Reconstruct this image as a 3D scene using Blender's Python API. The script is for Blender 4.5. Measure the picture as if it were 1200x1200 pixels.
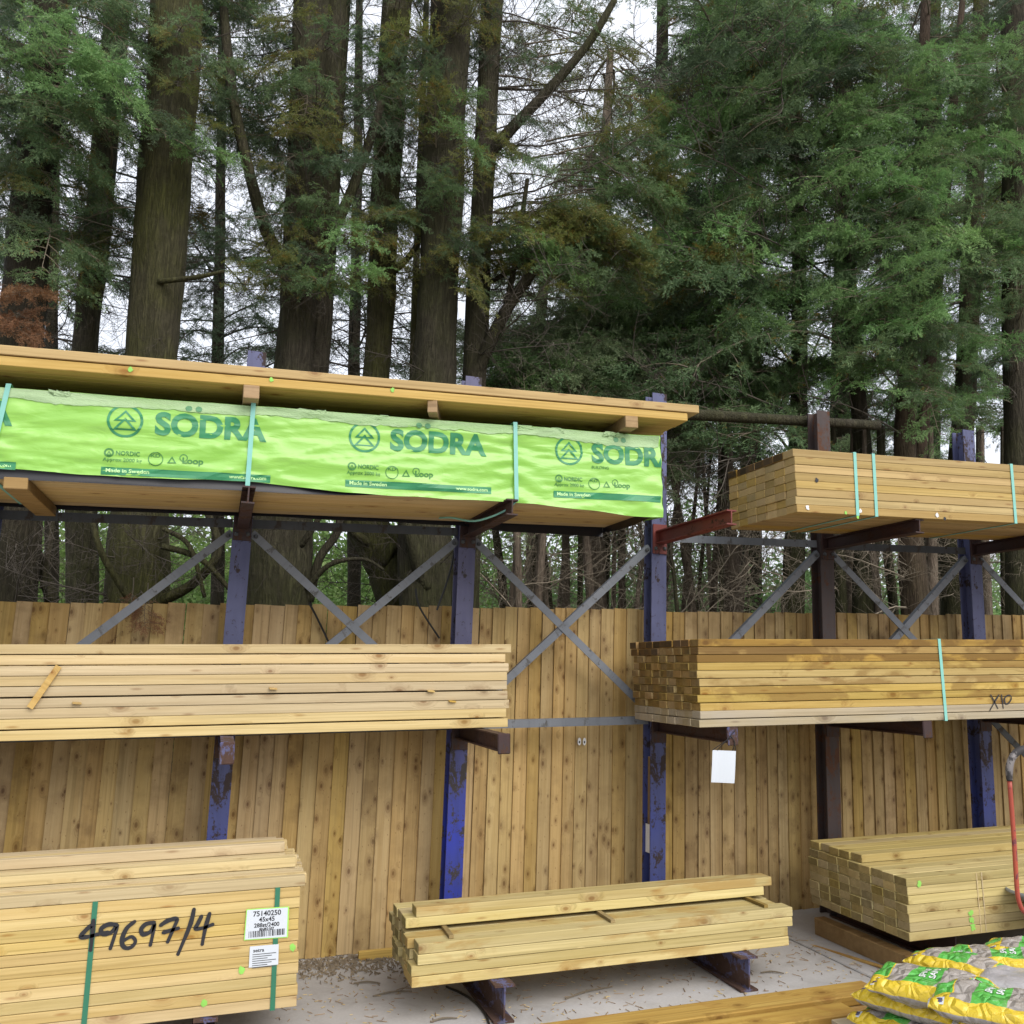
import bpy, bmesh, math, random
import numpy as np
from mathutils import Vector, Matrix, Euler, noise

random.seed(7)
RNG = np.random.default_rng(11)
scene = bpy.context.scene
for o in list(bpy.data.objects):
    bpy.data.objects.remove(o)

# ------------------------------------------------------------------ camera
H = 1.65                      # eye height above the yard at x = 0
S = 0.040                     # the yard climbs 4 % to the right
YAW, PITCH, ROLL = -0.30222745, 0.17434713, 0.0322256
FPX, CPX = 1080.0, 600.0
cam_d = bpy.data.cameras.new("camera")
cam = bpy.data.objects.new("camera", cam_d)
scene.collection.objects.link(cam)
cam_d.sensor_fit = 'HORIZONTAL'
cam_d.sensor_width = 36.0
cam_d.lens = 36.0 * FPX / 1200.0
cam_d.clip_start = 0.05
cam_d.clip_end = 2000
RM = Matrix.Rotation(YAW, 3, 'Z') @ Matrix.Rotation(math.pi / 2 + PITCH, 3, 'X') @ Matrix.Rotation(ROLL, 3, 'Z')
cam.matrix_world = Matrix.Translation((0, 0, H)) @ RM.to_4x4()
scene.camera = cam

# ------------------------------------------------------------------ sky and sun (bright overcast)
SUN_EL, SUN_AZ = math.radians(39), math.radians(162)     # azimuth from +Y clockwise: behind the camera, to the right
world = bpy.data.worlds.new("World")
scene.world = world
world.use_nodes = True
wn, wl = world.node_tree.nodes, world.node_tree.links
wn.clear()
w_out = wn.new('ShaderNodeOutputWorld')
w_bg = wn.new('ShaderNodeBackground')
w_sky = wn.new('ShaderNodeTexSky')
w_sky.sky_type = 'NISHITA'
w_sky.sun_disc = False
w_sky.sun_elevation = SUN_EL
w_sky.sun_rotation = SUN_AZ
w_sky.air_density = 1.0
w_sky.dust_density = 3.0
w_mix = wn.new('ShaderNodeMix')
w_mix.data_type = 'RGBA'
w_mix.inputs[0].default_value = 0.8
w_tc = wn.new('ShaderNodeTexCoord')
w_no = wn.new('ShaderNodeTexNoise')
w_no.inputs['Scale'].default_value = 2.2
w_no.inputs['Detail'].default_value = 5
w_rm = wn.new('ShaderNodeValToRGB')
w_rm.color_ramp.elements[0].position = 0.3
w_rm.color_ramp.elements[0].color = (7.2, 7.5, 8.2, 1)
w_rm.color_ramp.elements[1].position = 0.7
w_rm.color_ramp.elements[1].color = (9.4, 9.6, 10.2, 1)
wl.new(w_tc.outputs['Generated'], w_no.inputs['Vector'])
wl.new(w_no.outputs['Fac'], w_rm.inputs['Fac'])
wl.new(w_sky.outputs[0], w_mix.inputs[6])
wl.new(w_rm.outputs[0], w_mix.inputs[7])
wl.new(w_mix.outputs[2], w_bg.inputs['Color'])
w_bg.inputs['Strength'].default_value = 0.1
wl.new(w_bg.outputs[0], w_out.inputs['Surface'])

sun_d = bpy.data.lights.new("sun", 'SUN')
sun_d.energy = 1.5
sun_d.angle = math.radians(45)
sun_d.color = (1.0, 0.96, 0.9)
sun = bpy.data.objects.new("sun", sun_d)
scene.collection.objects.link(sun)
sdir = Vector((math.sin(SUN_AZ) * math.cos(SUN_EL), math.cos(SUN_AZ) * math.cos(SUN_EL), math.sin(SUN_EL)))
sun.rotation_euler = sdir.to_track_quat('Z', 'Y').to_euler()
sun.location = (0, -10, 20)

scene.view_settings.view_transform = 'Standard'
scene.view_settings.look = 'None'
scene.view_settings.exposure = 0.70
scene.cycles.max_bounces = 6
scene.cycles.diffuse_bounces = 3
scene.cycles.glossy_bounces = 2
scene.cycles.transmission_bounces = 2
scene.view_settings.gamma = 1.0

# ------------------------------------------------------------------ pixel helpers (photo pixels, 1200 x 1200)
def ray(px, py):
    return RM @ Vector(((px - CPX) / FPX, -(py - CPX) / FPX, -1.0))
def onY(px, py, Y):
    d = ray(px, py)
    p = d * (Y / d.y)
    return Vector((p.x, p.y, p.z + H))
def G(px, py, h):
    d = ray(px, py)
    p = d * ((h - H) / (d.z - S * d.x))
    return Vector((p.x, p.y, p.z + H))
def W(x, y, h):
    return Vector((x, y, h + S * x))
TILT = -math.atan(S)

# ------------------------------------------------------------------ node helpers
def new_mat(name):
    m = bpy.data.materials.new(name)
    m.use_nodes = True
    m.node_tree.nodes.clear()
    return m
class NT:
    def __init__(self, m):
        self.t = m.node_tree
    def n(self, typ, **kw):
        nd = self.t.nodes.new(typ)
        for k, v in kw.items():
            if k.startswith('i_'):
                nd.inputs[k[2:].replace('_', ' ')].default_value = v
            else:
                setattr(nd, k, v)
        return nd
    def l(self, a, b):
        self.t.links.new(a, b)
    def math(self, op, a, b=None, c=None, clamp=False):
        nd = self.n('ShaderNodeMath', operation=op, use_clamp=clamp)
        for i, v in enumerate((a, b, c)):
            if v is None:
                continue
            if isinstance(v, (int, float)):
                nd.inputs[i].default_value = v
            else:
                self.l(v, nd.inputs[i])
        return nd.outputs[0]
    def vmul(self, v, s):
        nd = self.n('ShaderNodeVectorMath', operation='MULTIPLY')
        self.l(v, nd.inputs[0])
        nd.inputs[1].default_value = s
        return nd.outputs[0]
    def vadd(self, a, b):
        nd = self.n('ShaderNodeVectorMath', operation='ADD')
        self.l(a, nd.inputs[0])
        self.l(b, nd.inputs[1])
        return nd.outputs[0]
    def noise(self, v, scale=1.0, detail=3.0, rough=0.55, dist=0.0):
        nd = self.n('ShaderNodeTexNoise')
        nd.inputs['Scale'].default_value = scale
        nd.inputs['Detail'].default_value = detail
        nd.inputs['Roughness'].default_value = rough
        nd.inputs['Distortion'].default_value = dist
        if v is not None:
            self.l(v, nd.inputs['Vector'])
        return nd.outputs['Fac']
    def mixc(self, f, a, b, mode='MIX'):
        nd = self.n('ShaderNodeMix', data_type='RGBA', blend_type=mode)
        for i, v in ((0, f), (6, a), (7, b)):
            if isinstance(v, (int, float)):
                nd.inputs[i].default_value = v
            elif isinstance(v, tuple):
                nd.inputs[i].default_value = (*v, 1) if len(v) == 3 else v
            else:
                self.l(v, nd.inputs[i])
        return nd.outputs[2]
    def step(self, v, lo, hi):
        nd = self.n('ShaderNodeMapRange', clamp=True)
        nd.inputs[1].default_value = lo
        nd.inputs[2].default_value = hi
        self.l(v, nd.inputs[0])
        return nd.outputs[0]
    def out(self, col, rough=0.6, bump=None, bstr=0.2, bdist=0.01, metal=0.0, spec=0.4):
        b = self.n('ShaderNodeBsdfPrincipled')
        if isinstance(col, tuple):
            b.inputs['Base Color'].default_value = (*col, 1)
        else:
            self.l(col, b.inputs['Base Color'])
        if isinstance(rough, (int, float)):
            b.inputs['Roughness'].default_value = rough
        else:
            self.l(rough, b.inputs['Roughness'])
        b.inputs['Metallic'].default_value = metal
        b.inputs['Specular IOR Level'].default_value = spec
        if bump is not None:
            bn = self.n('ShaderNodeBump')
            bn.inputs['Strength'].default_value = bstr
            bn.inputs['Distance'].default_value = bdist
            self.l(bump, bn.inputs['Height'])
            self.l(bn.outputs[0], b.inputs['Normal'])
        o = self.n('ShaderNodeOutputMaterial')
        self.l(b.outputs[0], o.inputs['Surface'])
        return b

def plain(name, col, rough=0.6, metal=0.0, var=0.12, scale=14):
    m = new_mat(name)
    t = NT(m)
    tc = t.n('ShaderNodeTexCoord')
    nz = t.noise(tc.outputs['Object'], scale, 4)
    c = t.mixc(nz, tuple(v * (1 - var) for v in col), tuple(min(1, v * (1 + var)) for v in col))
    t.out(c, rough, nz, 0.08, 0.004, metal)
    return m

def wood(name, light, dark, knot, axis=0, end_l=None, end_d=None, stain=0.0, stain_col=(0.2, 0.11, 0.04),
         val=0.14, rough=0.72, knot_gate=0.38, knot_r=0.10, knot_s=6.4, grey=0.0, dirt=0.0):
    m = new_mat(name)
    t = NT(m)
    tc = t.n('ShaderNodeTexCoord')
    oi = t.n('ShaderNodeObjectInfo')
    rnd = oi.outputs['Random']
    cx = t.n('ShaderNodeCombineXYZ')
    t.l(t.math('MULTIPLY', rnd, 173.0), cx.inputs[0])
    t.l(t.math('MULTIPLY', rnd, 61.0), cx.inputs[1])
    t.l(t.math('MULTIPLY', rnd, 97.0), cx.inputs[2])
    pos = t.vadd(tc.outputs['Object'], cx.outputs[0])
    def sc(a, b):
        v = [b, b, b]
        v[axis] = a
        return tuple(v)
    # knots, round in real space; the grain bends round them
    vor = t.n('ShaderNodeTexVoronoi')
    vor.inputs['Scale'].default_value = knot_s
    vor.voronoi_dimensions = '2D'
    sk = t.n('ShaderNodeSeparateXYZ')
    t.l(pos, sk.inputs[0])
    kp = t.n('ShaderNodeCombineXYZ')
    t.l(t.math('MULTIPLY', sk.outputs[axis], 0.62), kp.inputs[0])
    t.l(t.math('ADD', sk.outputs[(axis + 1) % 3], sk.outputs[(axis + 2) % 3]), kp.inputs[1])
    t.l(kp.outputs[0], vor.inputs['Vector'])
    sep = t.n('ShaderNodeSeparateColor')
    t.l(vor.outputs['Color'], sep.inputs[0])
    wv_ = t.n('ShaderNodeCombineXYZ')
    t.l(t.math('MULTIPLY', sk.outputs[axis], 2.6), wv_.inputs[0])
    whorl = t.step(t.noise(wv_.outputs[0], 1.0, 1), 0.44, 0.49)
    gate = t.math('MULTIPLY', t.math('GREATER_THAN', sep.outputs[0], knot_gate), whorl)
    dist = vor.outputs['Distance']
    dist = t.math('DIVIDE', dist, t.math('ADD', 0.35, t.math('MULTIPLY', sep.outputs[2], 0.9)))
    core = t.math('MULTIPLY', t.math('SUBTRACT', 1.0, t.step(dist, knot_r * 0.45, knot_r)), gate)
    halo = t.math('MULTIPLY', t.math('SUBTRACT', 1.0, t.step(dist, knot_r, knot_r * 3.2)), gate)
    warp = t.n('ShaderNodeCombineXYZ')
    t.l(t.math('MULTIPLY', halo, 0.03), warp.inputs[(axis + 1) % 3])
    t.l(t.math('MULTIPLY', halo, 0.03), warp.inputs[(axis + 2) % 3])
    gp = t.vadd(pos, warp.outputs[0])
    g1 = t.noise(t.vmul(gp, sc(1.1, 26)), 1.0, 3, 0.55, 0.7)
    g2 = t.noise(t.vmul(gp, sc(3.5, 150)), 1.0, 3, 0.6)
    g3 = t.noise(t.vmul(pos, sc(0.9, 5)), 1.0, 2)
    c = t.mixc(t.step(g1, 0.3, 0.72), light, dark)
    c = t.mixc(t.math('MULTIPLY', t.step(g2, 0.45, 0.70), 0.5), c, tuple(v * 0.85 for v in dark))
    c = t.mixc(t.math('MULTIPLY', t.step(g3, 0.45, 0.75), 0.30), c, tuple(v * 0.82 for v in dark))
    c = t.mixc(t.math('MULTIPLY', halo, 0.30), c, knot)
    ringk = t.math('MULTIPLY', t.math('MULTIPLY', t.step(dist, knot_r * 0.9, knot_r * 1.15), t.math('SUBTRACT', 1.0, t.step(dist, knot_r * 1.2, knot_r * 1.6))), gate)
    c = t.mixc(t.math('MULTIPLY', ringk, 0.3), c, tuple(v * 0.8 for v in knot))
    c = t.mixc(t.math('MULTIPLY', core, 0.85), c, tuple(v * 0.85 for v in knot))
    v2 = t.n('ShaderNodeTexVoronoi', voronoi_dimensions='2D')
    v2.inputs['Scale'].default_value = knot_s * (1.7 if axis == 0 else 2.4)
    if axis == 0:
        mp = t.n('ShaderNodeMapping')
        mp.inputs['Rotation'].default_value = (0, 0, 0.95)
        mp.inputs['Scale'].default_value = (0.42, 1.25, 1)
        t.l(kp.outputs[0], mp.inputs['Vector'])
        t.l(mp.outputs[0], v2.inputs['Vector'])
    else:
        t.l(kp.outputs[0], v2.inputs['Vector'])
    s2 = t.n('ShaderNodeSeparateColor')
    t.l(v2.outputs['Color'], s2.inputs[0])
    k2 = t.math('MULTIPLY', t.math('SUBTRACT', 1.0, t.step(v2.outputs['Distance'], 0.03, 0.11)), t.math('GREATER_THAN', s2.outputs[1], 0.62 if axis == 0 else 0.78))
    c = t.mixc(t.math('MULTIPLY', k2, 0.65), c, knot)
    # resin streaks and saw marks along the grain
    g4 = t.noise(t.vmul(gp, sc(0.5, 60)), 1.0, 2, 0.5)
    c = t.mixc(t.math('MULTIPLY', t.step(g4, 0.54, 0.66), 0.5), c, tuple(v * 0.66 for v in dark))
    # end grain
    end_l = end_l or tuple(v * 0.72 for v in light)
    end_d = end_d or tuple(v * 0.6 for v in dark)
    sn = t.n('ShaderNodeSeparateXYZ')
    t.l(tc.outputs['Normal'], sn.inputs[0])
    isend = t.math('GREATER_THAN', t.math('ABSOLUTE', sn.outputs[axis]), 0.85)
    r2 = t.math('FRACT', t.math('MULTIPLY', rnd, 7.31))
    wv = t.n('ShaderNodeTexWave', wave_type='RINGS', rings_direction='XYZ'[axis])
    wv.inputs['Scale'].default_value = 24
    wv.inputs['Distortion'].default_value = 3.0
    wv.inputs['Detail'].default_value = 2
    t.l(t.vadd(t.vmul(pos, (1, 1, 1)), t.vmul(pos, (0, 0, 0))), wv.inputs['Vector'])
    en = t.noise(pos, 30, 4)
    ef = t.math('ADD', t.math('MULTIPLY', r2, 0.75), t.math('MULTIPLY', t.step(en, 0.3, 0.75), 0.45), clamp=True)
    ec = t.mixc(ef, end_l, end_d)
    ec = t.mixc(t.math('MULTIPLY', wv.outputs['Fac'], 0.05), ec, tuple(v * 0.5 for v in end_d))
    c = t.mixc(isend, c, ec)
    # per-piece value and hue
    hs = t.n('ShaderNodeHueSaturation')
    t.l(c, hs.inputs['Color'])
    t.l(t.math('ADD', 1.0 - val, t.math('MULTIPLY', rnd, 2 * val)), hs.inputs['Value'])
    t.l(t.math('ADD', 0.497, t.math('MULTIPLY', r2, 0.010)), hs.inputs['Hue'])
    t.l(t.math('ADD', 0.88, t.math('MULTIPLY', t.math('FRACT', t.math('MULTIPLY', rnd, 3.77)), 0.24)), hs.inputs['Saturation'])
    c = hs.outputs[0]
    if stain > 0:
        st = t.noise(t.vmul(pos, sc(2.0, 4.0)), 1.0, 5, 0.6, 0.5)
        c = t.mixc(t.math('MULTIPLY', t.step(st, 0.60 - 0.15 * stain, 0.66 - 0.15 * stain), 0.72 * min(1, stain + .3)), c, stain_col)
    if grey > 0:
        gn = t.noise(t.vmul(pos, sc(1.3, 6)), 1.0, 5, 0.6)
        c = t.mixc(t.math('MULTIPLY', t.step(gn, 0.42, 0.7), grey), c, (0.38, 0.35, 0.30))
    if dirt > 0:
        ds = t.noise(t.vmul(pos, sc(0.45, 11)), 1.0, 4, 0.6)
        c = t.mixc(t.math('MULTIPLY', t.step(ds, 0.48, 0.66), 0.25 + dirt), c, t.mixc(1.0, c, (0.66, 0.58, 0.46), 'MULTIPLY'))
        dn = t.noise(pos, 5.0, 6, 0.65)
        c = t.mixc(t.math('MULTIPLY', t.step(dn, 0.48, 0.66), dirt * 1.6), c, (0.15, 0.09, 0.038))
    bm = t.math('ADD', g1, t.math('MULTIPLY', g2, 0.6))
    t.out(c, rough, bm, 0.25, 0.004, 0, 0.25)
    return m

def painted_steel(name, paint, paint2, rust, amount=0.45, rough=0.5, faded=None):
    m = new_mat(name)
    t = NT(m)
    tc = t.n('ShaderNodeTexCoord')
    ob = tc.outputs['Object']
    n1 = t.noise(t.vmul(ob, (1.0, 1.0, 0.45)), 11.0, 8, 0.72, 0.6)
    n2 = t.noise(ob, 2.2, 3)
    n3 = t.noise(ob, 45.0, 4, 0.7)
    sm = t.noise(t.vmul(ob, (22, 22, 2.0)), 1.0, 4)
    c = t.mixc(t.step(n2, 0.35, 0.65), paint, paint2)
    if faded:
        sz = t.n('ShaderNodeSeparateXYZ')
        t.l(ob, sz.inputs[0])
        c = t.mixc(t.step(t.math('ADD', sz.outputs[2], t.math('MULTIPLY', n1, 0.5)), 1.1, 1.6), c, t.mixc(t.step(n2, .4, .6), faded, tuple(v * 0.7 for v in faded)))
    c = t.mixc(t.math('MULTIPLY', t.step(sm, 0.5, 0.75), 0.4), c, tuple(v * 0.55 for v in paint2))
    f = t.math('ADD', t.math('MULTIPLY', n1, 0.75), t.math('MULTIPLY', n3, 0.25))
    msk = t.step(f, 0.62 - 0.2 * amount, 0.66 - 0.2 * amount)
    c = t.mixc(msk, c, t.mixc(n3, rust, tuple(v * 0.4 for v in rust)))
    t.out(c, t.math('ADD', rough, t.math('MULTIPLY', msk, 0.3)), f, 0.35, 0.004, 0.0, 0.35)
    return m

# ------------------------------------------------------------------ object helpers
COL = scene.collection
def tag(o, label=None, cat=None, group=None, kind=None):
    if label: o['label'] = label
    if cat: o['category'] = cat
    if group: o['group'] = group
    if kind: o['kind'] = kind
    return o
def empty(name, loc, rot=(0, 0, 0)):
    o = bpy.data.objects.new(name, None)
    COL.objects.link(o)
    o.empty_display_size = 0.1
    o.location = loc
    o.rotation_euler = rot
    return o
def link(name, me, parent=None, loc=(0, 0, 0), rot=(0, 0, 0)):
    o = bpy.data.objects.new(name, me)
    COL.objects.link(o)
    o.parent = parent
    o.location = loc
    o.rotation_euler = rot
    return o
def mesh(name, v, f, mats, smooth=False, mi=None):
    me = bpy.data.meshes.new(name)
    me.from_pydata([tuple(p) for p in v], [], f)
    for m in (mats if isinstance(mats, (list, tuple)) else [mats]):
        me.materials.append(m)
    if mi is not None:
        me.polygons.foreach_set('material_index', mi)
    if smooth:
        me.polygons.foreach_set('use_smooth', [True] * len(me.polygons))
    me.update()
    return me

_boxes = {}
def cbox(sx, sy, sz, c, mat, key=None):
    """chamfered box centred on the origin, cached per size and material"""
    k = (round(sx, 4), round(sy, 4), round(sz, 4), c, mat.name, key)
    if k in _boxes:
        return _boxes[k]
    bm = bmesh.new()
    bmesh.ops.create_cube(bm, size=1.0)
    for v in bm.verts:
        v.co = Vector((v.co.x * sx, v.co.y * sy, v.co.z * sz))
    if c > 0:
        bmesh.ops.bevel(bm, geom=list(bm.edges), offset=c, segments=1, affect='EDGES')
    me = bpy.data.meshes.new('timber')
    bm.to_mesh(me)
    bm.free()
    me.materials.append(mat)
    _boxes[k] = me
    return me

def tube_data(pts, rad, sides=10, cap=True, wob=0.0, seed=0):
    pts = [Vector(p) for p in pts]
    n = len(pts)
    vs, fs = [], []
    up = Vector((0.13, 0.97, 0.2))
    prev = None
    for i, p in enumerate(pts):
        d = (pts[min(n - 1, i + 1)] - pts[max(0, i - 1)]).normalized()
        if prev is None:
            a = d.cross(up)
            if a.length < 1e-3:
                a = d.cross(Vector((1, 0, 0)))
            a.normalize()
        else:
            a = (prev - d * prev.dot(d)).normalized()
        prev = a
        b = d.cross(a)
        for k in range(sides):
            t = 2 * math.pi * k / sides
            r = rad[i]
            if wob:
                q = Vector((math.cos(t) * 1.5, math.sin(t) * 1.5, 0)) + p * 0.9 + Vector((seed * 7.3, 0, 0))
                r *= 1 + wob * noise.noise(q) + wob * 0.5 * noise.noise(q * 3.1)
            vs.append(p + a * (math.cos(t) * r) + b * (math.sin(t) * r))
    for i in range(n - 1):
        for k in range(sides):
            k2 = (k + 1) % sides
            fs.append((i * sides + k, i * sides + k2, (i + 1) * sides + k2, (i + 1) * sides + k))
    if cap:
        fs.append(tuple(range(sides))[::-1])
        fs.append(tuple((n - 1) * sides + k for k in range(sides)))
    return vs, fs

def smooth_path(pts, rad, sub=6):
    """Catmull-Rom through the points"""
    P = [Vector(p) for p in pts]
    out, ro = [], []
    n = len(P)
    for i in range(n - 1):
        p0, p1, p2, p3 = P[max(0, i - 1)], P[i], P[i + 1], P[min(n - 1, i + 2)]
        for j in range(sub):
            t = j / sub
            out.append(0.5 * ((2 * p1) + (p2 - p0) * t + (2 * p0 - 5 * p1 + 4 * p2 - p3) * t * t + (3 * p1 - p0 - 3 * p2 + p3) * t ** 3))
            ro.append(rad[i] * (1 - t) + rad[i + 1] * t)
    out.append(P[-1])
    ro.append(rad[-1])
    return out, ro

def ibeam(L, depth, fw, tf, tw, mat, channel=False):
    """I section along local Z from 0 to L; depth along Y, flange width along X"""
    h, w = depth / 2, fw / 2
    if channel:
        prof = [(-w, -h), (w, -h), (w, -h + tf), (-w + tw, -h + tf), (-w + tw, h - tf), (w, h - tf), (w, h), (-w, h)]
    else:
        prof = [(-w, -h), (w, -h), (w, -h + tf), (tw / 2, -h + tf), (tw / 2, h - tf), (w, h - tf), (w, h), (-w, h),
                (-w, h - tf), (-tw / 2, h - tf), (-tw / 2, -h + tf), (-w, -h + tf)]
    n = len(prof)
    v, f = [], []
    NZ = 2
    for k in range(NZ):
        for (x, y) in prof:
            v.append((x, y, L * k / (NZ - 1)))
    for k in range(NZ - 1):
        for i in range(n):
            j = (i + 1) % n
            f.append((k * n + i, k * n + j, (k + 1) * n + j, (k + 1) * n + i))
    f.append(tuple(range(n))[::-1])
    f.append(tuple((NZ - 1) * n + i for i in range(n)))
    return mesh('beam', v, f, mat)

def text_mesh(body, size, bold=0.0, sx=1.0, align='LEFT'):
    cu = bpy.data.curves.new('txt', 'FONT')
    cu.body = body
    cu.size = size
    cu.offset = bold
    cu.align_x = align
    cu.fill_mode = 'FRONT'
    cu.resolution_u = 4
    ob = bpy.data.objects.new('txt', cu)
    COL.objects.link(ob)
    dg = bpy.context.evaluated_depsgraph_get()
    me = bpy.data.meshes.new_from_object(ob.evaluated_get(dg))
    bpy.data.objects.remove(ob)
    bpy.data.curves.remove(cu)
    for v in me.vertices:
        v.co.x *= sx
    return me

# ------------------------------------------------------------------ materials
M = {}
M['pale'] = wood('pale pine', (0.60, 0.48, 0.275), (0.50, 0.375, 0.19), (0.27, 0.15, 0.06), end_l=(0.55, 0.42, 0.22), end_d=(0.33, 0.23, 0.10))
M['pale_strapped'] = wood('yellow pine', (0.585, 0.445, 0.215), (0.47, 0.335, 0.135), (0.30, 0.15, 0.05), end_l=(0.5, 0.37, 0.17), end_d=(0.3, 0.2, 0.08), knot_gate=0.5)
M['floorstack'] = wood('greenish pine', (0.58, 0.475, 0.24), (0.46, 0.36, 0.15), (0.26, 0.14, 0.05), stain=0.42, stain_col=(0.36, 0.21, 0.055), end_l=(0.40, 0.33, 0.14), end_d=(0.17, 0.14, 0.055))
M['treated'] = wood('treated pine', (0.51, 0.36, 0.145), (0.38, 0.25, 0.085), (0.22, 0.10, 0.03), end_l=(0.48, 0.33, 0.14), end_d=(0.30, 0.20, 0.08))
M['treated_wet'] = wood('stained treated pine', (0.50, 0.36, 0.145), (0.38, 0.255, 0.085), (0.22, 0.10, 0.03), stain=0.55, stain_col=(0.20, 0.11, 0.028), end_l=(0.36, 0.24, 0.095), end_d=(0.10, 0.062, 0.022))
M['treated_green'] = wood('green treated pine', (0.52, 0.415, 0.19), (0.40, 0.305, 0.12), (0.2, 0.11, 0.03), end_l=(0.40, 0.30, 0.13), end_d=(0.17, 0.12, 0.045))
M['grey_board'] = wood('weathered board', (0.50, 0.41, 0.27), (0.38, 0.295, 0.175), (0.2, 0.13, 0.08), grey=0.5)
M['dark_top'] = wood('rain darkened board', (0.36, 0.22, 0.075), (0.22, 0.125, 0.04), (0.12, 0.06, 0.02), stain=0.6, stain_col=(0.13, 0.07, 0.02), end_l=(0.11, 0.066, 0.028), end_d=(0.035, 0.022, 0.011))
M['orange'] = wood('orange pine', (0.60, 0.42, 0.165), (0.48, 0.31, 0.105), (0.28, 0.13, 0.04))
M['wrapped'] = wood('planed pine', (0.58, 0.435, 0.22), (0.48, 0.335, 0.15), (0.28, 0.15, 0.06))
M['kerb'] = wood('wet sleeper', (0.52, 0.35, 0.12), (0.38, 0.23, 0.07), (0.2, 0.1, 0.03), stain=0.4, stain_col=(0.3, 0.15, 0.035))
M['fence'] = wood('fence board', (0.545, 0.39, 0.18), (0.45, 0.305, 0.125), (0.17, 0.085, 0.03), axis=2, val=0.06, knot_gate=0.15, knot_r=0.13, knot_s=11, dirt=0.16)
M['fence2'] = wood('brown fence board', (0.50, 0.35, 0.155), (0.41, 0.275, 0.108), (0.145, 0.07, 0.025), axis=2, val=0.075, knot_gate=0.12, knot_r=0.13, knot_s=11, dirt=0.30)
M['bearer'] = wood('old bearer', (0.42, 0.28, 0.14), (0.3, 0.19, 0.09), (0.15, 0.08, 0.03), dirt=0.25)
M['lath'] = wood('dark lath', (0.34, 0.24, 0.1), (0.24, 0.16, 0.06), (0.1, 0.06, 0.02))
M['blue'] = painted_steel('blue paint', (0.05, 0.065, 0.23), (0.065, 0.075, 0.17), (0.06, 0.042, 0.04), 0.5, 0.55, (0.10, 0.11, 0.22))
M['blue_bright'] = painted_steel('bright blue paint', (0.025, 0.04, 0.33), (0.04, 0.05, 0.18), (0.06, 0.05, 0.05), 0.5, 0.5, (0.105, 0.105, 0.20))
M['brown'] = painted_steel('brown primer', (0.062, 0.042, 0.038), (0.05, 0.038, 0.038), (0.13, 0.06, 0.035), 0.5, 0.6)
M['arm'] = painted_steel('maroon arm', (0.05, 0.022, 0.02), (0.035, 0.024, 0.024), (0.09, 0.042, 0.025), 0.5, 0.55)
M['arm_red'] = painted_steel('red arm', (0.19, 0.035, 0.028), (0.12, 0.03, 0.026), (0.07, 0.035, 0.025), 0.4, 0.5)
M['rust_blue'] = painted_steel('rusty blue', (0.07, 0.08, 0.20), (0.10, 0.095, 0.15), (0.10, 0.055, 0.04), 0.85, 0.6)
M['galv'] = painted_steel('galvanised', (0.19, 0.205, 0.23), (0.14, 0.155, 0.18), (0.14, 0.14, 0.14), 0.25, 0.45)
M['dark_galv'] = painted_steel('dull steel', (0.075, 0.08, 0.088), (0.055, 0.06, 0.065), (0.07, 0.055, 0.045), 0.35, 0.5)
M['strap_aqua'] = plain('aqua strap', (0.22, 0.52, 0.45), 0.4)
M['strap_green'] = plain('green strap', (0.035, 0.17, 0.10), 0.35)
M['ink'] = plain('black marker', (0.02, 0.02, 0.024), 0.5)
M['paper'] = plain('paper', (0.58, 0.62, 0.67), 0.6, var=0.03)
M['label_edge'] = plain('lime label', (0.35, 0.72, 0.12), 0.5)
M['lime_paint'] = plain('lime paint', (0.26, 0.58, 0.10), 0.6, var=0.3)
M['print_green'] = plain('print green', (0.04, 0.235, 0.10), 0.4, var=0.35, scale=7)
M['print_faint'] = plain('print under dusty film', (0.10, 0.27, 0.13), 0.5)
M['print_dark'] = plain('print thin', (0.06, 0.22, 0.05), 0.45)
M['print_light'] = plain('print pale', (0.50, 0.80, 0.35), 0.45)
M['black_film'] = plain('black film', (0.012, 0.012, 0.016), 0.35)
M['cable'] = plain('black cable', (0.012, 0.012, 0.012), 0.5)
M['white_tag'] = plain('white sticker', (0.72, 0.72, 0.72), 0.5)

# lime film
def film(name, c1, c2, rough, wr=9, fine=0.45):
    m = new_mat(name)
    t = NT(m)
    tc = t.n('ShaderNodeTexCoord')
    ob = tc.outputs['Object']
    n1 = t.noise(t.vmul(ob, (0.7, 1, 4.0)), 2.2, 2, 0.5, 0.8)
    n2 = t.noise(t.vmul(ob, (1.6, 1, 5.0)), wr, 4, 0.6, 1.2)
    c = t.mixc(t.step(n1, 0.3, 0.7), c1, c2)
    t.out(c, rough, t.math('ADD', n1, t.math('MULTIPLY', n2, fine)), 0.4, 0.03, 0, 0.5)
    return m
M['film'] = film('lime film', (0.255, 0.53, 0.085), (0.31, 0.59, 0.115), 0.26, 4, 0.22)
M['film_pale'] = film('dusty film fold', (0.27, 0.45, 0.17), (0.40, 0.55, 0.31), 0.5, 16)

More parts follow.
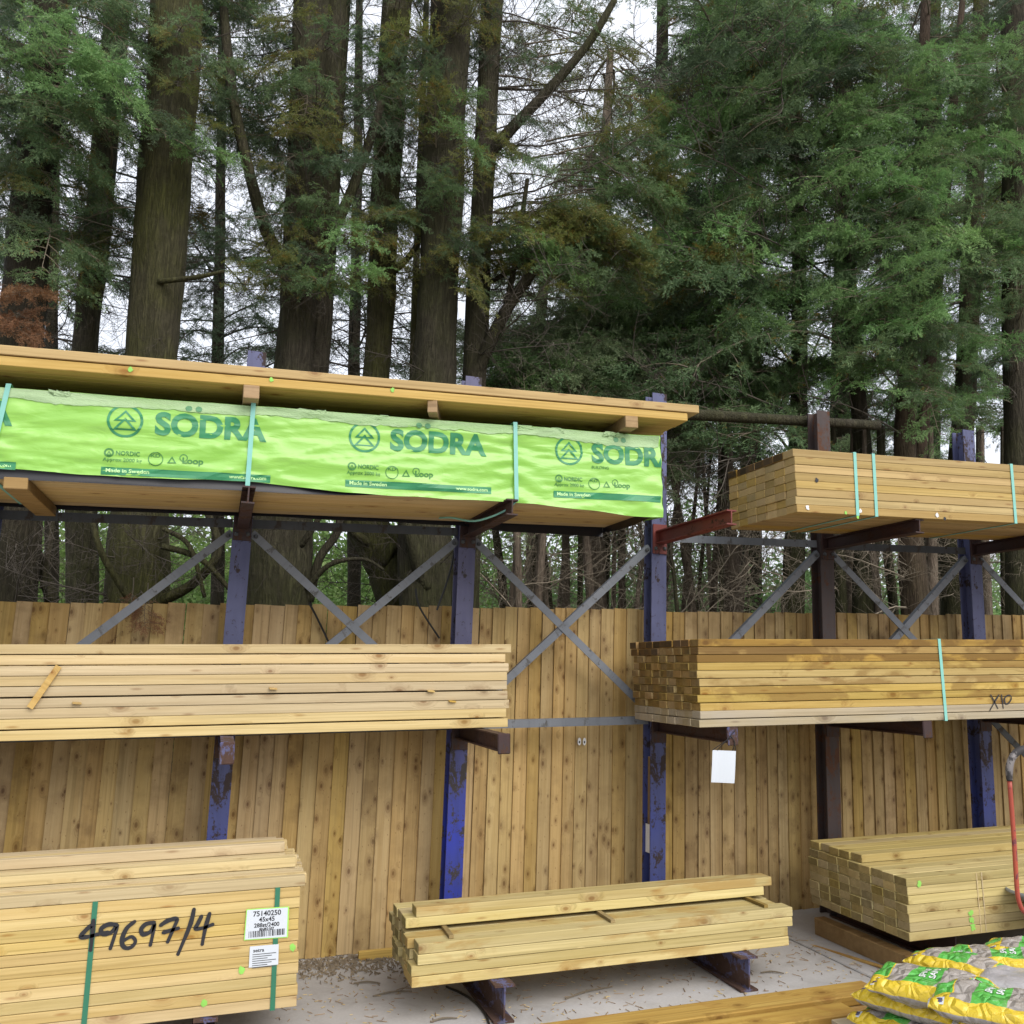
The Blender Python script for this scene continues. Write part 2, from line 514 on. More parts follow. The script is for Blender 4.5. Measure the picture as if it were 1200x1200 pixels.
# concrete
def m_concrete():
    m = new_mat('concrete')
    t = NT(m)
    tc = t.n('ShaderNodeTexCoord')
    ob = tc.outputs['Object']
    a = t.noise(ob, 1.1, 6, 0.6)
    b = t.noise(ob, 60, 4, 0.7)
    d = t.noise(ob, 5.5, 5, 0.65, 0.4)
    c = t.mixc(t.step(a, 0.3, 0.7), (0.47, 0.45, 0.435), (0.37, 0.355, 0.34))
    c = t.mixc(t.math('MULTIPLY', t.step(d, 0.5, 0.75), 0.45), c, (0.26, 0.235, 0.21))
    c = t.mixc(t.math('MULTIPLY', t.step(b, 0.45, 0.8), 0.35), c, (0.55, 0.54, 0.52))
    e = t.noise(ob, 2.3, 4, 0.6, 1.0)
    c = t.mixc(t.math('MULTIPLY', t.step(e, 0.52, 0.66), 0.38), c, (0.25, 0.235, 0.215))
    t.out(c, 0.85, t.math('ADD', b, d), 0.25, 0.004, 0, 0.25)
    return m
M['concrete'] = m_concrete()
def m_soil():
    m = new_mat('woodland floor')
    t = NT(m)
    tc = t.n('ShaderNodeTexCoord')
    a = t.noise(tc.outputs['Object'], 0.6, 6, 0.6)
    b = t.noise(tc.outputs['Object'], 9, 6, 0.7)
    c = t.mixc(t.step(a, 0.4, 0.6), (0.07, 0.05, 0.03), (0.05, 0.08, 0.025))
    c = t.mixc(t.step(b, 0.4, 0.7), c, (0.035, 0.026, 0.016))
    t.out(c, 0.95, b, 0.6, 0.04, 0, 0.1)
    return m
M['soil'] = m_soil()
def m_bark(name, c1, c2, moss, mamt):
    m = new_mat(name)
    t = NT(m)
    tc = t.n('ShaderNodeTexCoord')
    ob = tc.outputs['Object']
    a = t.noise(t.vmul(ob, (20, 20, 4.0)), 1.0, 5, 0.65, 0.6)
    b = t.noise(ob, 1.6, 4)
    fu = t.noise(t.vmul(ob, (46, 46, 5.0)), 1.0, 5, 0.6, 1.4)
    fl_ = t.noise(ob, 22, 5, 0.7)
    cr = t.step(fu, 0.36, 0.60)
    c = t.mixc(t.step(a, 0.3, 0.7), c1, c2)
    c = t.mixc(t.math('MULTIPLY', t.step(b, 0.36, 0.6), mamt), c, moss)
    c = t.mixc(t.math('MULTIPLY', t.math('SUBTRACT', 1.0, cr), 0.6), c, tuple(v * 0.4 for v in c1))
    c = t.mixc(t.math('MULTIPLY', t.step(fl_, 0.5, 0.75), 0.35), c, tuple(v * 1.4 for v in c2))
    t.out(c, 0.9, t.math('ADD', t.math('ADD', a, t.math('MULTIPLY', cr, 0.7)), t.math('MULTIPLY', fl_, 0.4)), 0.8, 0.02, 0, 0.15)
    return m
M['bark'] = m_bark('bark', (0.050, 0.043, 0.031), (0.082, 0.071, 0.051), (0.060, 0.064, 0.024), 0.75)
M['bark_moss'] = m_bark('mossy bark', (0.054, 0.048, 0.031), (0.082, 0.074, 0.046), (0.072, 0.074, 0.022), 0.9)
M['bark_dark'] = m_bark('dark bark', (0.033, 0.027, 0.02), (0.055, 0.045, 0.033), (0.035, 0.038, 0.015), 0.4)
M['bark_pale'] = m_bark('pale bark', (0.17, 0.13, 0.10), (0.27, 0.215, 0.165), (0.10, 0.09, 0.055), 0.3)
M['litter'] = plain('litter', (0.21, 0.165, 0.11), 0.9, var=0.5, scale=25)
M['twig'] = plain('dead twig', (0.17, 0.14, 0.10), 0.9, var=0.4, scale=3)
M['twig_pale'] = plain('pale twig', (0.25, 0.21, 0.155), 0.9, var=0.4, scale=3)
M['twig_grey'] = plain('grey twig', (0.095, 0.08, 0.064), 0.9, var=0.4, scale=3)
M['twig_dark'] = plain('dark twig', (0.06, 0.05, 0.038), 0.9, var=0.3, scale=3)

def m_leaf(name, c1, c2, tip, trans=0.25, gold=0.0):
    if name in ('conifer green', 'deep green', 'fresh green'):
        c1, c2, tip = [(v[0] * 0.88, v[1] * 0.98, v[2] * 1.3) for v in (c1, c2, tip)]
    m = new_mat(name)
    t = NT(m)
    oi = t.n('ShaderNodeObjectInfo')
    geo = t.n('ShaderNodeNewGeometry')
    tc = t.n('ShaderNodeTexCoord')
    nz = t.noise(tc.outputs['Object'], 3.0, 3)
    f = t.math('ADD', t.math('MULTIPLY', geo.outputs['Random Per Island'], 0.5), t.math('MULTIPLY', t.step(nz, 0.3, 0.7), 0.5))
    c = t.mixc(f, c1, c2)
    c = t.mixc(t.math('MULTIPLY', t.math('GREATER_THAN', geo.outputs['Random Per Island'], 0.86), 0.7), c, tip)
    if gold:
        gn = t.noise(tc.outputs['Object'], 5.5, 3, 0.6)
        c = t.mixc(t.step(gn, 0.62 - 0.12 * gold, 0.70 - 0.12 * gold), c, t.mixc(geo.outputs['Random Per Island'], (0.13, 0.105, 0.025), (0.30, 0.19, 0.035)))
    hs = t.n('ShaderNodeHueSaturation')
    t.l(c, hs.inputs['Color'])
    t.l(t.math('ADD', 0.75, t.math('MULTIPLY', oi.outputs['Random'], 0.5)), hs.inputs['Value'])
    t.l(t.math('ADD', 0.485, t.math('MULTIPLY', t.math('FRACT', t.math('MULTIPLY', oi.outputs['Random'], 5.7)), 0.02)), hs.inputs['Hue'])
    b = t.n('ShaderNodeBsdfPrincipled')
    t.l(hs.outputs[0], b.inputs['Base Color'])
    b.inputs['Roughness'].default_value = 0.55
    b.inputs['Specular IOR Level'].default_value = 0.3
    tr = t.n('ShaderNodeBsdfTranslucent')
    t.l(hs.outputs[0], tr.inputs['Color'])
    mx = t.n('ShaderNodeMixShader')
    mx.inputs[0].default_value = trans
    t.l(b.outputs[0], mx.inputs[1])
    t.l(tr.outputs[0], mx.inputs[2])
    o = t.n('ShaderNodeOutputMaterial')
    t.l(mx.outputs[0], o.inputs['Surface'])
    return m
M['leaf'] = m_leaf('conifer green', (0.106, 0.162, 0.054), (0.157, 0.226, 0.071), (0.256, 0.330, 0.106), 0.35, 0.12)
M['leaf_bright'] = m_leaf('fresh green', (0.155, 0.263, 0.069), (0.231, 0.363, 0.093), (0.356, 0.478, 0.132), 0.35)
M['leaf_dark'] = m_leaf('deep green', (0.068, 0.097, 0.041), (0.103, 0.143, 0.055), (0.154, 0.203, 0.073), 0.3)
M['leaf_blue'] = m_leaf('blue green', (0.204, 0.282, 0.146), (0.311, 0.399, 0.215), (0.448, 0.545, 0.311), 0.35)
M['leaf_olive'] = m_leaf('olive', (0.122, 0.151, 0.046), (0.187, 0.216, 0.060), (0.302, 0.259, 0.065), 0.35, 0.4)
M['leaf_gold'] = m_leaf('yellowing', (0.16, 0.13, 0.03), (0.25, 0.19, 0.04), (0.30, 0.19, 0.04), 0.35)
M['leaf_brown'] = m_leaf('dead brown', (0.17, 0.09, 0.04), (0.25, 0.14, 0.06), (0.31, 0.19, 0.09), 0.2)
M['leaf_shrub'] = m_leaf('shrub green', (0.13, 0.23, 0.06), (0.20, 0.32, 0.09), (0.30, 0.42, 0.15), 0.4)

# ------------------------------------------------------------------ ground
def sheet(name, x0, x1, y0, y1, h, mat, nx=2, ny=2, amp=0.0):
    v, f = [], []
    for j in range(ny):
        for i in range(nx):
            x = x0 + (x1 - x0) * i / (nx - 1)
            y = y0 + (y1 - y0) * j / (ny - 1)
            z = h + (amp * noise.noise(Vector((x * 0.8, y * 0.8, 3))) if amp else 0)
            v.append((x, y, z + S * x))
    for j in range(ny - 1):
        for i in range(nx - 1):
            a = j * nx + i
            f.append((a, a + 1, a + nx + 1, a + nx))
    return tag(link(name, mesh(name, v, f, mat)), kind='structure')
sheet('ground', -400, 400, -120, 900, -0.03, M['soil'], 60, 60)
sheet('woodland_floor', -30, 34, 5.76, 40, -0.012, M['soil'], 90, 60, 0.05)
slab = []
def concrete_bay(x0, x1, y0, y1):
    b = cbox(x1 - x0, y1 - y0, 0.10, 0.006, M['concrete'], (x0, y0))
    o = link('concrete_bay', b, None, W((x0 + x1) / 2, (y0 + y1) / 2, -0.05), (0, TILT, 0))
    return o
yard = empty('yard_slab', W(0, 2, 0))
yard['kind'] = 'structure'
for (xa, xb) in ((-9.0, -4.512), (-4.5, 3.428), (3.44, 9.5)):
    for (ya, yb) in ((-6, -0.012), (0, 5.72)):
        o = concrete_bay(xa, xb, ya, yb)
        o.parent = yard
        o.matrix_parent_inverse = Matrix.Translation(-yard.location)

# ------------------------------------------------------------------ fence
YF = 5.66
fence = empty('closeboard_fence', W(1.5, YF, 0))
tag(fence, 'long closeboard timber fence of vertical boards behind the storage rack', 'fence')
fl = fence.location
board_mesh = {}
def fence_board(w, hgt, mat):
    """feather-edge board: thick on its left edge, thin on its right"""
    k = (w, hgt, mat.name)
    if k not in board_mesh:
        t0, t1 = 0.018, 0.008
        prof = [(0, 0), (w, 0.012), (w, 0.012 + t1), (0, t0)]
        nz = 7
        v, f = [], []
        for j in range(nz):
            z = hgt * j / (nz - 1)
            for (x, y) in prof:
                v.append((x - w / 2, y + 0.0015 * math.sin(j * 1.7), z))
        for j in range(nz - 1):
            for i in range(4):
                i2 = (i + 1) % 4
                f.append((j * 4 + i, j * 4 + i2, (j + 1) * 4 + i2, (j + 1) * 4 + i))
        f.append((3, 2, 1, 0))
        f.append(tuple((nz - 1) * 4 + i for i in range(4)))
        board_mesh[k] = mesh('fence_board', v, f, mat)
    return board_mesh[k]
x = -2.2
rb = random.Random(5)
while x < 6.9:
    w = rb.choice((0.088, 0.092, 0.096, 0.082))
    mt = M['fence']
    if x > 2.75 and rb.random() < 0.75 or x < 0.1 and rb.random() < 0.5:
        mt = M['fence2']
    elif rb.random() < 0.2:
        mt = M['fence2']
    hgt = 2.0
    dz = rb.uniform(-0.006, 0.006) + (-0.012 if x > 2.75 else 0.0)
    p = W(x + w / 2, YF - 0.012 + rb.uniform(0, 0.003), dz)
    o = link('board', fence_board(w, hgt, mt), fence, p - fl, (0, 0, 0))
    o.rotation_euler = (rb.uniform(-0.0015, 0.0015), rb.uniform(-0.003, 0.003), 0)
    x += w - 0.002
for h in (0.3, 1.0, 1.7):
    link('rail', cbox(9.2, 0.07, 0.09, 0.004, M['bearer']), fence, W(2.3, YF + 0.056, h) - fl, (0, TILT, 0))
for i in range(5):
    link('fence_post', cbox(0.1, 0.1, 2.0, 0.004, M['bearer']), fence, W(-1.7 + i * 2.05, YF + 0.145, 0.98) - fl)

# ------------------------------------------------------------------ cantilever rack
YP = 5.42
PX = {0: -1.215, 1: 0.085, 2: 1.41, 3: 2.707, 4: 4.0, 5: 5.29, 6: 6.58}
PTOP = {0: 3.0, 1: 3.475, 2: 3.44, 3: 3.44, 4: 3.42, 5: 3.37, 6: 3.4}
PMAT = {0: 'blue', 1: 'blue', 2: 'blue_bright', 3: 'blue', 4: 'brown', 5: 'blue', 6: 'brown'}
rack = empty('cantilever_rack', W(2.7, YP, 0))
tag(rack, 'steel cantilever storage rack with blue and brown posts in front of fence', 'rack')
rl = rack.location
UA0, UA1 = 2.412, 2.497      # upper arm bottom and top
MA0, MA1 = 1.212, 1.297      # middle arm
BB1 = 0.165                  # base beam top
for k, x in PX.items():
    if k == 6:
        pass
    me = ibeam(PTOP[k] - 0.004, 0.115, 0.105, 0.010, 0.009, M[PMAT[k]])
    o = link('post', me, rack, W(x, YP + 0.0575, 0.004) - rl)
    if k == 4: o['label'] = 'post in brown primer between blue posts'
    if k == 2: o['label'] = 'brightest blue post with flaking paint'
    # arms: I section laid along -Y
    for (h0, h1, lvl) in ((UA0, UA1, 'u'), (MA0, MA1, 'm')):
        d = h1 - h0
        Lr = 0.90 if lvl == 'u' else 0.88
        mat = M['arm']
        if lvl == 'u' and k == 3: mat = M['arm_red']
        if lvl == 'm' and k == 1: mat = M['rust_blue']
        if lvl == 'm' and k in (2, 3): mat = M['arm']
        am = ibeam(Lr, d, 0.062, 0.008, 0.007, mat)
        a = link('arm', am, rack, W(x, YP - 0.002, (h0 + h1) / 2) - rl, (math.pi / 2, 0, 0))
        if lvl == 'u' and k == 3: a['label'] = 'bare dark red arm carrying nothing'
        link('mounting_plate', cbox(0.10, 0.012, d + 0.11, 0.002, mat), rack, W(x, YP - 0.0075, (h0 + h1) / 2 - 0.01) - rl)
        # end stop plate
        if lvl == 'm':
            e = link('end_stop', cbox(0.066, 0.012, d + 0.016, 0.005, M['rust_blue'] if k in (1, 3) else mat), rack, W(x, YP - Lr - 0.0085, (h0 + h1) / 2 - 0.004) - rl, (0, TILT, 0))
        # white sticker near the tip
        if (lvl == 'u' and k in (2, 3, 4)) or (lvl == 'm' and k == 4):
            link('sticker', cbox(0.0015, 0.075, 0.042, 0, M['white_tag']), rack, W(x + 0.0045, YP - Lr + 0.055, (h0 + h1) / 2) - rl)
    # base beam
    bm_ = ibeam(1.03, BB1, 0.10, 0.010, 0.008, M['rust_blue'] if k in (1, 2, 3) else M['arm'])
    link('base_beam', bm_, rack, W(x, YP - 0.0, BB1 / 2 + 0.002) - rl, (math.pi / 2, 0, 0))
    for sx in (-1, 1):
        link('bolt', cbox(0.022, 0.016, 0.022, 0.005, M['dark_galv']), rack, W(x + sx * 0.032, YP - 0.018, UA0 - 0.03) - rl)

def bar(name, a, b, w, t, mat, parent, off):
    """flat/angle bar from a to b, width w seen from the front"""
    a, b = Vector(a), Vector(b)
    d = b - a
    L = d.length
    v = [(0, 0, -w / 2), (0, t, -w / 2), (0, t, w / 2 - t), (0, w * 0.8, w / 2 - t), (0, w * 0.8, w / 2), (0, 0, w / 2)]
    n = len(v)
    vv = v + [(L, y, z) for (_, y, z) in v]
    f = [(i, (i + 1) % n, n + (i + 1) % n, n + i) for i in range(n)] + [tuple(range(n))[::-1], tuple(range(n, 2 * n))]
    me = mesh(name, vv, f, mat)
    o = link(name, me, parent, a - off, (0, -math.atan2(d.z, d.x), 0))
    return o
YB = YP + 0.02
def brace(k0, h0, k1, h1, dy=0.0, mat='galv'):
    a = W(PX[k0] + 0.054, YB + dy, h0)
    b = W(PX[k1] - 0.054, YB + dy, h1)
    o = bar('brace', a, b, 0.046, 0.006, M[mat], rack, rl)
    for e in (a, b):
        d = (b - a).normalized() * (0.03 if e is a else -0.03)
        link('bolt', cbox(0.024, 0.014, 0.024, 0.006, M['dark_galv']), rack, e + d + Vector((0, -0.008, 0)) - rl)
brace(0, 1.34, 1, 2.395)
for k in (1, 2, 4, 5):
    brace(k, 2.395, k + 1, 1.335)
    brace(k, 1.335, k + 1, 2.395, 0.008)
brace(3, 1.335, 4, 2.395)
brace(5, 1.25, 6, 0.2, 0, 'dark_galv')
for k, h, mt in ((0, 2.45, 'dark_galv'), (3, 2.46, 'galv'), (1, 2.45, 'dark_galv'), (2, 1.285, 'galv'), (3, 1.285, 'dark_galv'), (0, 1.285, 'dark_galv'), (1, 1.285, 'dark_galv'), (4, 1.285, 'dark_galv'), (5, 1.285, 'galv'), (4, 2.45, 'dark_galv')):
    bar('tie_bar', W(PX[k] + 0.054, YB + 0.018, h), W(PX[k + 1] - 0.054, YB + 0.018, h), 0.05, 0.006, M[mt], rack, rl)
# the timber packer and white sticker in the web of the third post
link('packer', cbox(0.02, 0.06, 0.55, 0.003, M['bearer']), rack, W(PX[3] - 0.020, YP + 0.06, 0.78) - rl)
st_ = link('sticker', cbox(0.004, 0.085, 0.17, 0, M['white_tag']), rack, W(PX[3] - 0.0345, YP + 0.058, 0.56) - rl)

# ------------------------------------------------------------------ timber stacks
def stack(name, label, cat, x0, yf, h0, L, rows, cols, ph, pw, mat, full=True, jx=0.006, jy=0.0015, seed=0, rowmats=None, group=None, gap=0.003, rowdx=None):
    r = random.Random(seed)
    root = empty(name, W(x0, yf, h0), (0, TILT, 0))
    tag(root, label, cat, group)
    z = 0.0
    tops = []
    for i in range(rows):
        z += r.uniform(0, gap) if i else 0
        for c in range(cols):
            if not full and 1 < c < cols - 1 and 0 < i < rows - 1:
                continue
            mt = rowmats(i, c) if rowmats else mat
            me = cbox(L, pw - 0.002, ph - 0.001, 0.0025, mt)
            o = link('plank', me, root,
                     (L / 2 + r.uniform(-jx, jx) + (rowdx(i, c) if rowdx else 0), pw * (c + 0.5) + r.uniform(-jy, jy), z + ph / 2),
                     (0, r.uniform(-0.0005, 0.0005), r.uniform(-0.0006, 0.0006)))
        z += ph
        tops.append(z)
    root['_'] = 0
    del root['_']
    return root, z
def strap(root, x, depth, height, mat, w=0.02, lean=0.0):
    """flat band round a bundle: front, top, bottom and back strips joined in one loop"""
    t, e = 0.0016, 0.0022
    v, f = [], []
    prof = [(-e, -e), (depth + e, -e), (depth + e, height + e), (-e, height + e)]
    prof2 = [(-e - t, -e - t), (depth + e + t, -e - t), (depth + e + t, height + e + t), (-e - t, height + e + t)]
    for xx in (-w / 2, w / 2):
        for p in (prof, prof2):
            for (y, zz) in p:
                v.append((x + xx + lean * zz, y, zz))
    for i in range(4):
        j = (i + 1) % 4
        f += [(4 + i, 4 + j, 12 + j, 12 + i), (i, 8 + i, 8 + j, j), (i, j, 4 + j, 4 + i), (8 + i, 12 + i, 12 + j, 8 + j)]
    return link('strap', mesh('strap', v, f, mat), root)
def disc(root, lx, lz, r, mat, ly=-0.002, name='paint_mark', blob=0.25, seed=0):
    rr = random.Random(seed)
    n = 14
    v = [(lx, ly - 0.001, lz)]
    for i in range(n):
        a = 2 * math.pi * i / n
        q = r * (1 + rr.uniform(-blob, blob))
        v.append((lx + q * math.cos(a) * 0.8, ly - 0.0005, lz + q * math.sin(a)))
    f = [(0, 1 + (i + 1) % n, 1 + i) for i in range(n)]
    return link(name, mesh(name, v, f, mat), root)
def local(root, p):
    """world point to stack space"""
    return Matrix.Rotation(TILT, 3, 'Y').inverted() @ (Vector(p) - root.location)

# middle level, left
def rm_ml(i, c):
    return M['pale']
ml, zml = stack('timber_stack', 'pale untreated planks stacked on the middle arms at left', 'timber stack', -2.2, 4.96, MA1 + 0.004, 3.77, 9, 3, 0.0475, 0.135, M['pale'], True, 0.007, 0.003, 3, gap=0.007,
                rowdx=lambda i, c: (0.012 if i == 8 else 0) - (0.012 if i < 8 and i % 3 == 1 else 0))
# small loose batten leaning on its front and slivers between rows
p = onY(52, 805, 4.945)
bt = link('batten_offcut', cbox(0.030, 0.006, 0.225, 0.001, M['orange']), None, p, (-0.03, 0.48, 0))
tag(bt, 'short orange batten offcut leaning on front of pale stack at left', 'batten')
lp = local(ml, onY(52, 805, 4.945))
for (px, py) in ((320, 807), (505, 810), (90, 824), (530, 822)):
    q = local(ml, onY(px, py, 4.955))
    link('splinter', cbox(0.04, 0.02, 0.007, 0.001, M['orange']), ml, (q.x, -0.006, q.z), (0.2, 0.1, 0.2))

# upper right bundle
ur, zur = stack('timber_bundle', 'strapped treated planks on the upper arms at right, end grain facing left', 'timber bundle', 3.125, 4.50, UA1 + 0.002, 3.0, 8, 7, 0.0465, 0.104, M['treated'], True, 0.005, 0.0015, 5,
                rowmats=lambda i, c: M['dark_top'] if i == 7 and c > 0 else M['treated'], gap=0.0012)
for px, nm in ((1004, 0), (1026, 0), (1188, 0)):
    q = local(ur, onY(px, 590, 4.5))
    strap(ur, q.x, 0.728, zur, M['strap_aqua'], 0.021, 0.02)
for (px, py, rr, mt) in ((946, 595, 0.014, 'white_tag'), (1008, 599, 0.013, 'white_tag'), (991, 601, 0.010, 'lime_paint'), (1005, 606, 0.010, 'lime_paint'), (1098, 604, 0.014, 'white_tag'), (957, 563, 0.014, 'ink'), (1107, 608, 0.011, 'ink')):
    q = local(ur, onY(px, py, 4.5))
    disc(ur, q.x, q.z, rr, M[mt], seed=int(px))

# middle right bundle
M['soaked'] = wood('soaked pine', (0.44, 0.285, 0.085), (0.30, 0.175, 0.045), (0.15, 0.07, 0.02), stain=1.0, stain_col=(0.13, 0.068, 0.018), end_l=(0.30, 0.20, 0.08), end_d=(0.08, 0.05, 0.018))
def rm_mr(i, c):
    if i == 10: return M['dark_top'] if c else M['soaked']
    if i >= 8 and c == 0: return M['soaked']
    if i == 9: return M['dark_top'] if c > 4 else M['treated_wet']
    if i <= 1: return M['grey_board']
    return M['treated_wet']
mr, zmr = stack('timber_bundle', 'rain stained treated planks on middle arms, marked X10 on its front', 'timber bundle', 2.508, 4.52, MA1 + 0.004, 3.6, 11, 9, 0.0415, 0.094, M['treated_wet'], True, 0.012, 0.002, 8, rowmats=rm_mr, gap=0.0025)
q = local(mr, onY(1105, 800, 4.52))
strap(mr, q.x, 0.846, zmr, M['strap_aqua'], 0.02, -0.01)

def stroke(root, pts, w, mat, ly=-0.003, name='handwriting', taper=0.75):
    """marker stroke: a flat ribbon with round ends, pts are (x, z) in stack space"""
    P, Rr = smooth_path([Vector((p[0], 0, p[1])) for p in pts], [w] * len(pts), 7)
    v, f = [], []
    n = len(P)
    for i, p_ in enumerate(P):
        d = (P[min(n - 1, i + 1)] - P[max(0, i - 1)])
        d = d.normalized() if d.length > 1e-6 else Vector((1, 0, 0))
        nrm = Vector((-d.z, 0, d.x))
        t = i / (n - 1)
        ww = w / 2 * (taper + (1 - taper) * math.sin(math.pi * min(1, t * 1.2 + .15))) * (1 + 0.12 * noise.noise(p_ * 60))
        v += [(p_.x + nrm.x * ww, ly, p_.z + nrm.z * ww), (p_.x - nrm.x * ww, ly, p_.z - nrm.z * ww)]
    for i in range(n - 1):
        f.append((2 * i, 2 * i + 1, 2 * i + 3, 2 * i + 2))
    for (c_, ww) in ((P[0], w * 0.42), (P[-1], w * 0.42)):
        b = len(v)
        for k in range(10):
            a = 2 * math.pi * k / 10
            v.append((c_.x + ww * math.cos(a), ly - 0.0004, c_.z + ww * math.sin(a)))
        f.append(tuple(range(b, b + 10)))
    return link(name, mesh(name, v, f, mat), root)
def zoomed(root, yf, ox, oy, k, pts):
    out = []
    for (a, b) in pts:
        q = local(root, onY(ox + a / k, oy + b / k, yf))
        out.append((q.x, q.z))
    return out
for pts in ([(1018, 343), (1036, 375), (1056, 415)], [(1062, 343), (1040, 380), (1014, 426)], [(1076, 343), (1082, 380), (1086, 414)],
            [(1112, 345), (1094, 360), (1098, 390), (1116, 386), (1130, 362), (1122, 345), (1108, 347)]):
    stroke(mr, zoomed(mr, 4.52, 940, 740, 4.615, pts), 0.0095, M['ink'])

# lower left bundle, 45 x 45
ll, zll = stack('timber_bundle', 'strapped square battens at lower left with black handwriting 49697/4', 'timber bundle', -1.90, 4.42, BB1 + 0.004, 2.365, 11, 13, 0.0447, 0.0455, M['pale_strapped'], True, 0.007, 0.002, 12, gap=0.0012)
LLf = 4.42
rr = random.Random(41)
# loose upper layers with uneven ends
lay = [(0, 13, 0.022, 0.012), (4, 12, -0.02, 0.03), (7, 11, -0.06, 0.03)]
zz = zll + 0.001
for li, (c0, c1, dx, jj) in enumerate(lay):
    for c in range(c0, c1):
        Lp = 2.365
        o = link('plank', cbox(Lp, 0.0435, 0.0437, 0.0025, M['pale']), ll, (Lp / 2 + dx + (rr.uniform(-jj, jj) if c else 0), 0.0455 * (c + 0.5) + rr.uniform(-.001, .001), zz + 0.0225 + rr.uniform(0, 0.0008)), (0, 0, rr.uniform(-.0012, .0012)))
    zz += 0.0455
for (px, py, ln) in ((106, 1120, 0.030), (322, 1120, 0.012)):
    q = local(ll, onY(px, py, LLf))
    strap(ll, q.x - ln * q.z, 0.5915, zll, M['strap_green'], 0.021, ln)
HW = [[(128, 236), (95, 262), (66, 300), (110, 298), (160, 284), (205, 276)], [(132, 215), (126, 290), (117, 368)],
      [(252, 238), (210, 236), (172, 258), (182, 286), (225, 276), (256, 240), (240, 300), (220, 360)],
      [(345, 222), (305, 256), (280, 315), (290, 354), (325, 356), (350, 325), (330, 300), (292, 318)],
      [(447, 226), (405, 234), (380, 262), (392, 288), (430, 272), (450, 234), (440, 290), (428, 342)],
      [(482, 240), (520, 216), (566, 208), (548, 258), (518, 326)], [(496, 278), (530, 268), (572, 256)],
      [(655, 158), (638, 230), (602, 320), (572, 390)], [(694, 194), (676, 230), (664, 258), (704, 254), (752, 236)], [(736, 180), (714, 256), (698, 338)]]
for i, pts in enumerate(HW):
    stroke(ll, zoomed(ll, LLf, 80, 1030, 4.444, pts), 0.0185, M['ink'], -0.0056 if i < 2 else -0.003)
def plate(root, yf, corners, mat, ly, name, thick=0.0012):
    """thin stuck-on sheet from four photo pixels on the front of a stack"""
    P = [local(root, onY(a, b, yf)) for (a, b) in corners]
    v = [(p_.x, ly, p_.z) for p_ in P] + [(p_.x, ly + thick, p_.z) for p_ in P]
    f = [(3, 2, 1, 0), (4, 5, 6, 7)] + [(i, (i + 1) % 4, 4 + (i + 1) % 4, 4 + i) for i in range(4)]
    return link(name, mesh(name, v, f, mat), root), P
def zc(ox, oy, k, pts):
    return [(ox + a / k, oy + b / k) for (a, b) in pts]
def put_text(root, body, x, z, size, mat, ly, rot=0.0, bold=0.0, sx=1.0, align='CENTER', name='print'):
    me = text_mesh(body, size, bold, sx, align)
    for v in me.vertices:
        a, b = v.co.x, v.co.y
        v.co = Vector((x + a * math.cos(rot) - b * math.sin(rot), ly, z + a * math.sin(rot) + b * math.cos(rot)))
    me.materials.clear()
    me.materials.append(mat)
    return link(name, me, root)
lab, P = plate(ll, LLf, zc(80, 1030, 4.444, [(928, 157), (1150, 142), (1144, 303), (914, 319)]), M['label_edge'], -0.0048, 'label')
lab2, P = plate(ll, LLf, zc(80, 1030, 4.444, [(932, 161), (1143, 147), (1137, 299), (919, 314)]), M['paper'], -0.0062, 'label_paper')
lab2.parent = lab
cxm = sum(p_.x for p_ in P) / 4
ct = max(p_.z for p_ in P)
cb = min(p_.z for p_ in P)
hh = ct - cb
rot = -0.008
for body, fr, sz in (('75140250', 0.80, 0.030), ('45x45', 0.61, 0.027), ('288st/2400', 0.43, 0.024), ('BNB2107', 0.31, 0.016)):
    put_text(lab, body, cxm, cb + hh * fr - 0.004, sz, M['ink'], -0.0068, rot, 0.0006)
def barcode(root, x0, x1, z0, z1, ly, seed=1, name='barcode'):
    r = random.Random(seed)
    v, f = [], []
    x = x0
    while x < x1 - 0.004:
        w = r.choice((0.002, 0.0035, 0.005))
        b = len(v)
        v += [(x, ly, z0), (x + w, ly, z0), (x + w, ly, z1), (x, ly, z1)]
        f.append((b, b + 1, b + 2, b + 3))
        x += w + r.choice((0.0022, 0.0035, 0.005))
    return link(name, mesh(name, v, f, M['ink']), root)
barcode(lab, cxm - 0.075, cxm + 0.078, cb + 0.010, cb + 0.036, -0.0068)
lb2, P = plate(ll, LLf, zc(80, 1030, 4.444, [(946, 351), (1096, 338), (1093, 444), (940, 461)]), M['paper'], -0.0046, 'label')
x0_, z1_ = P[0].x, P[0].z
for i in range(7):
    link('text_line', mesh('t', [(x0_ + 0.012, -0.0052, z1_ - 0.036 - i * 0.009), (x0_ + 0.012 + 0.10 - (i % 3) * 0.018, -0.0052, z1_ - 0.036 - i * 0.009),
                                 (x0_ + 0.012 + 0.10 - (i % 3) * 0.018, -0.0052, z1_ - 0.033 - i * 0.009), (x0_ + 0.012, -0.0052, z1_ - 0.033 - i * 0.009)], [(0, 1, 2, 3)], M['dark_galv']), lb2)
put_text(lb2, 'setra', x0_ + 0.014, z1_ - 0.025, 0.021, M['ink'], -0.0053, 0, 0.0004, 1.1, 'LEFT')
# the strap passes over the lower label
for (px, py) in ((1168, 356), (902, 474), (706, 647)):
    q = local(ll, onY(80 + px / 4.444, 1030 + py / 4.444, LLf))
    disc(ll, q.x, q.z, 0.016, M['lime_paint'], seed=px)
q = local(ll, onY(112, 1060, LLf))
disc(ll, q.x, q.z, 0.011, M['ink'], seed=9, ly=-0.002)

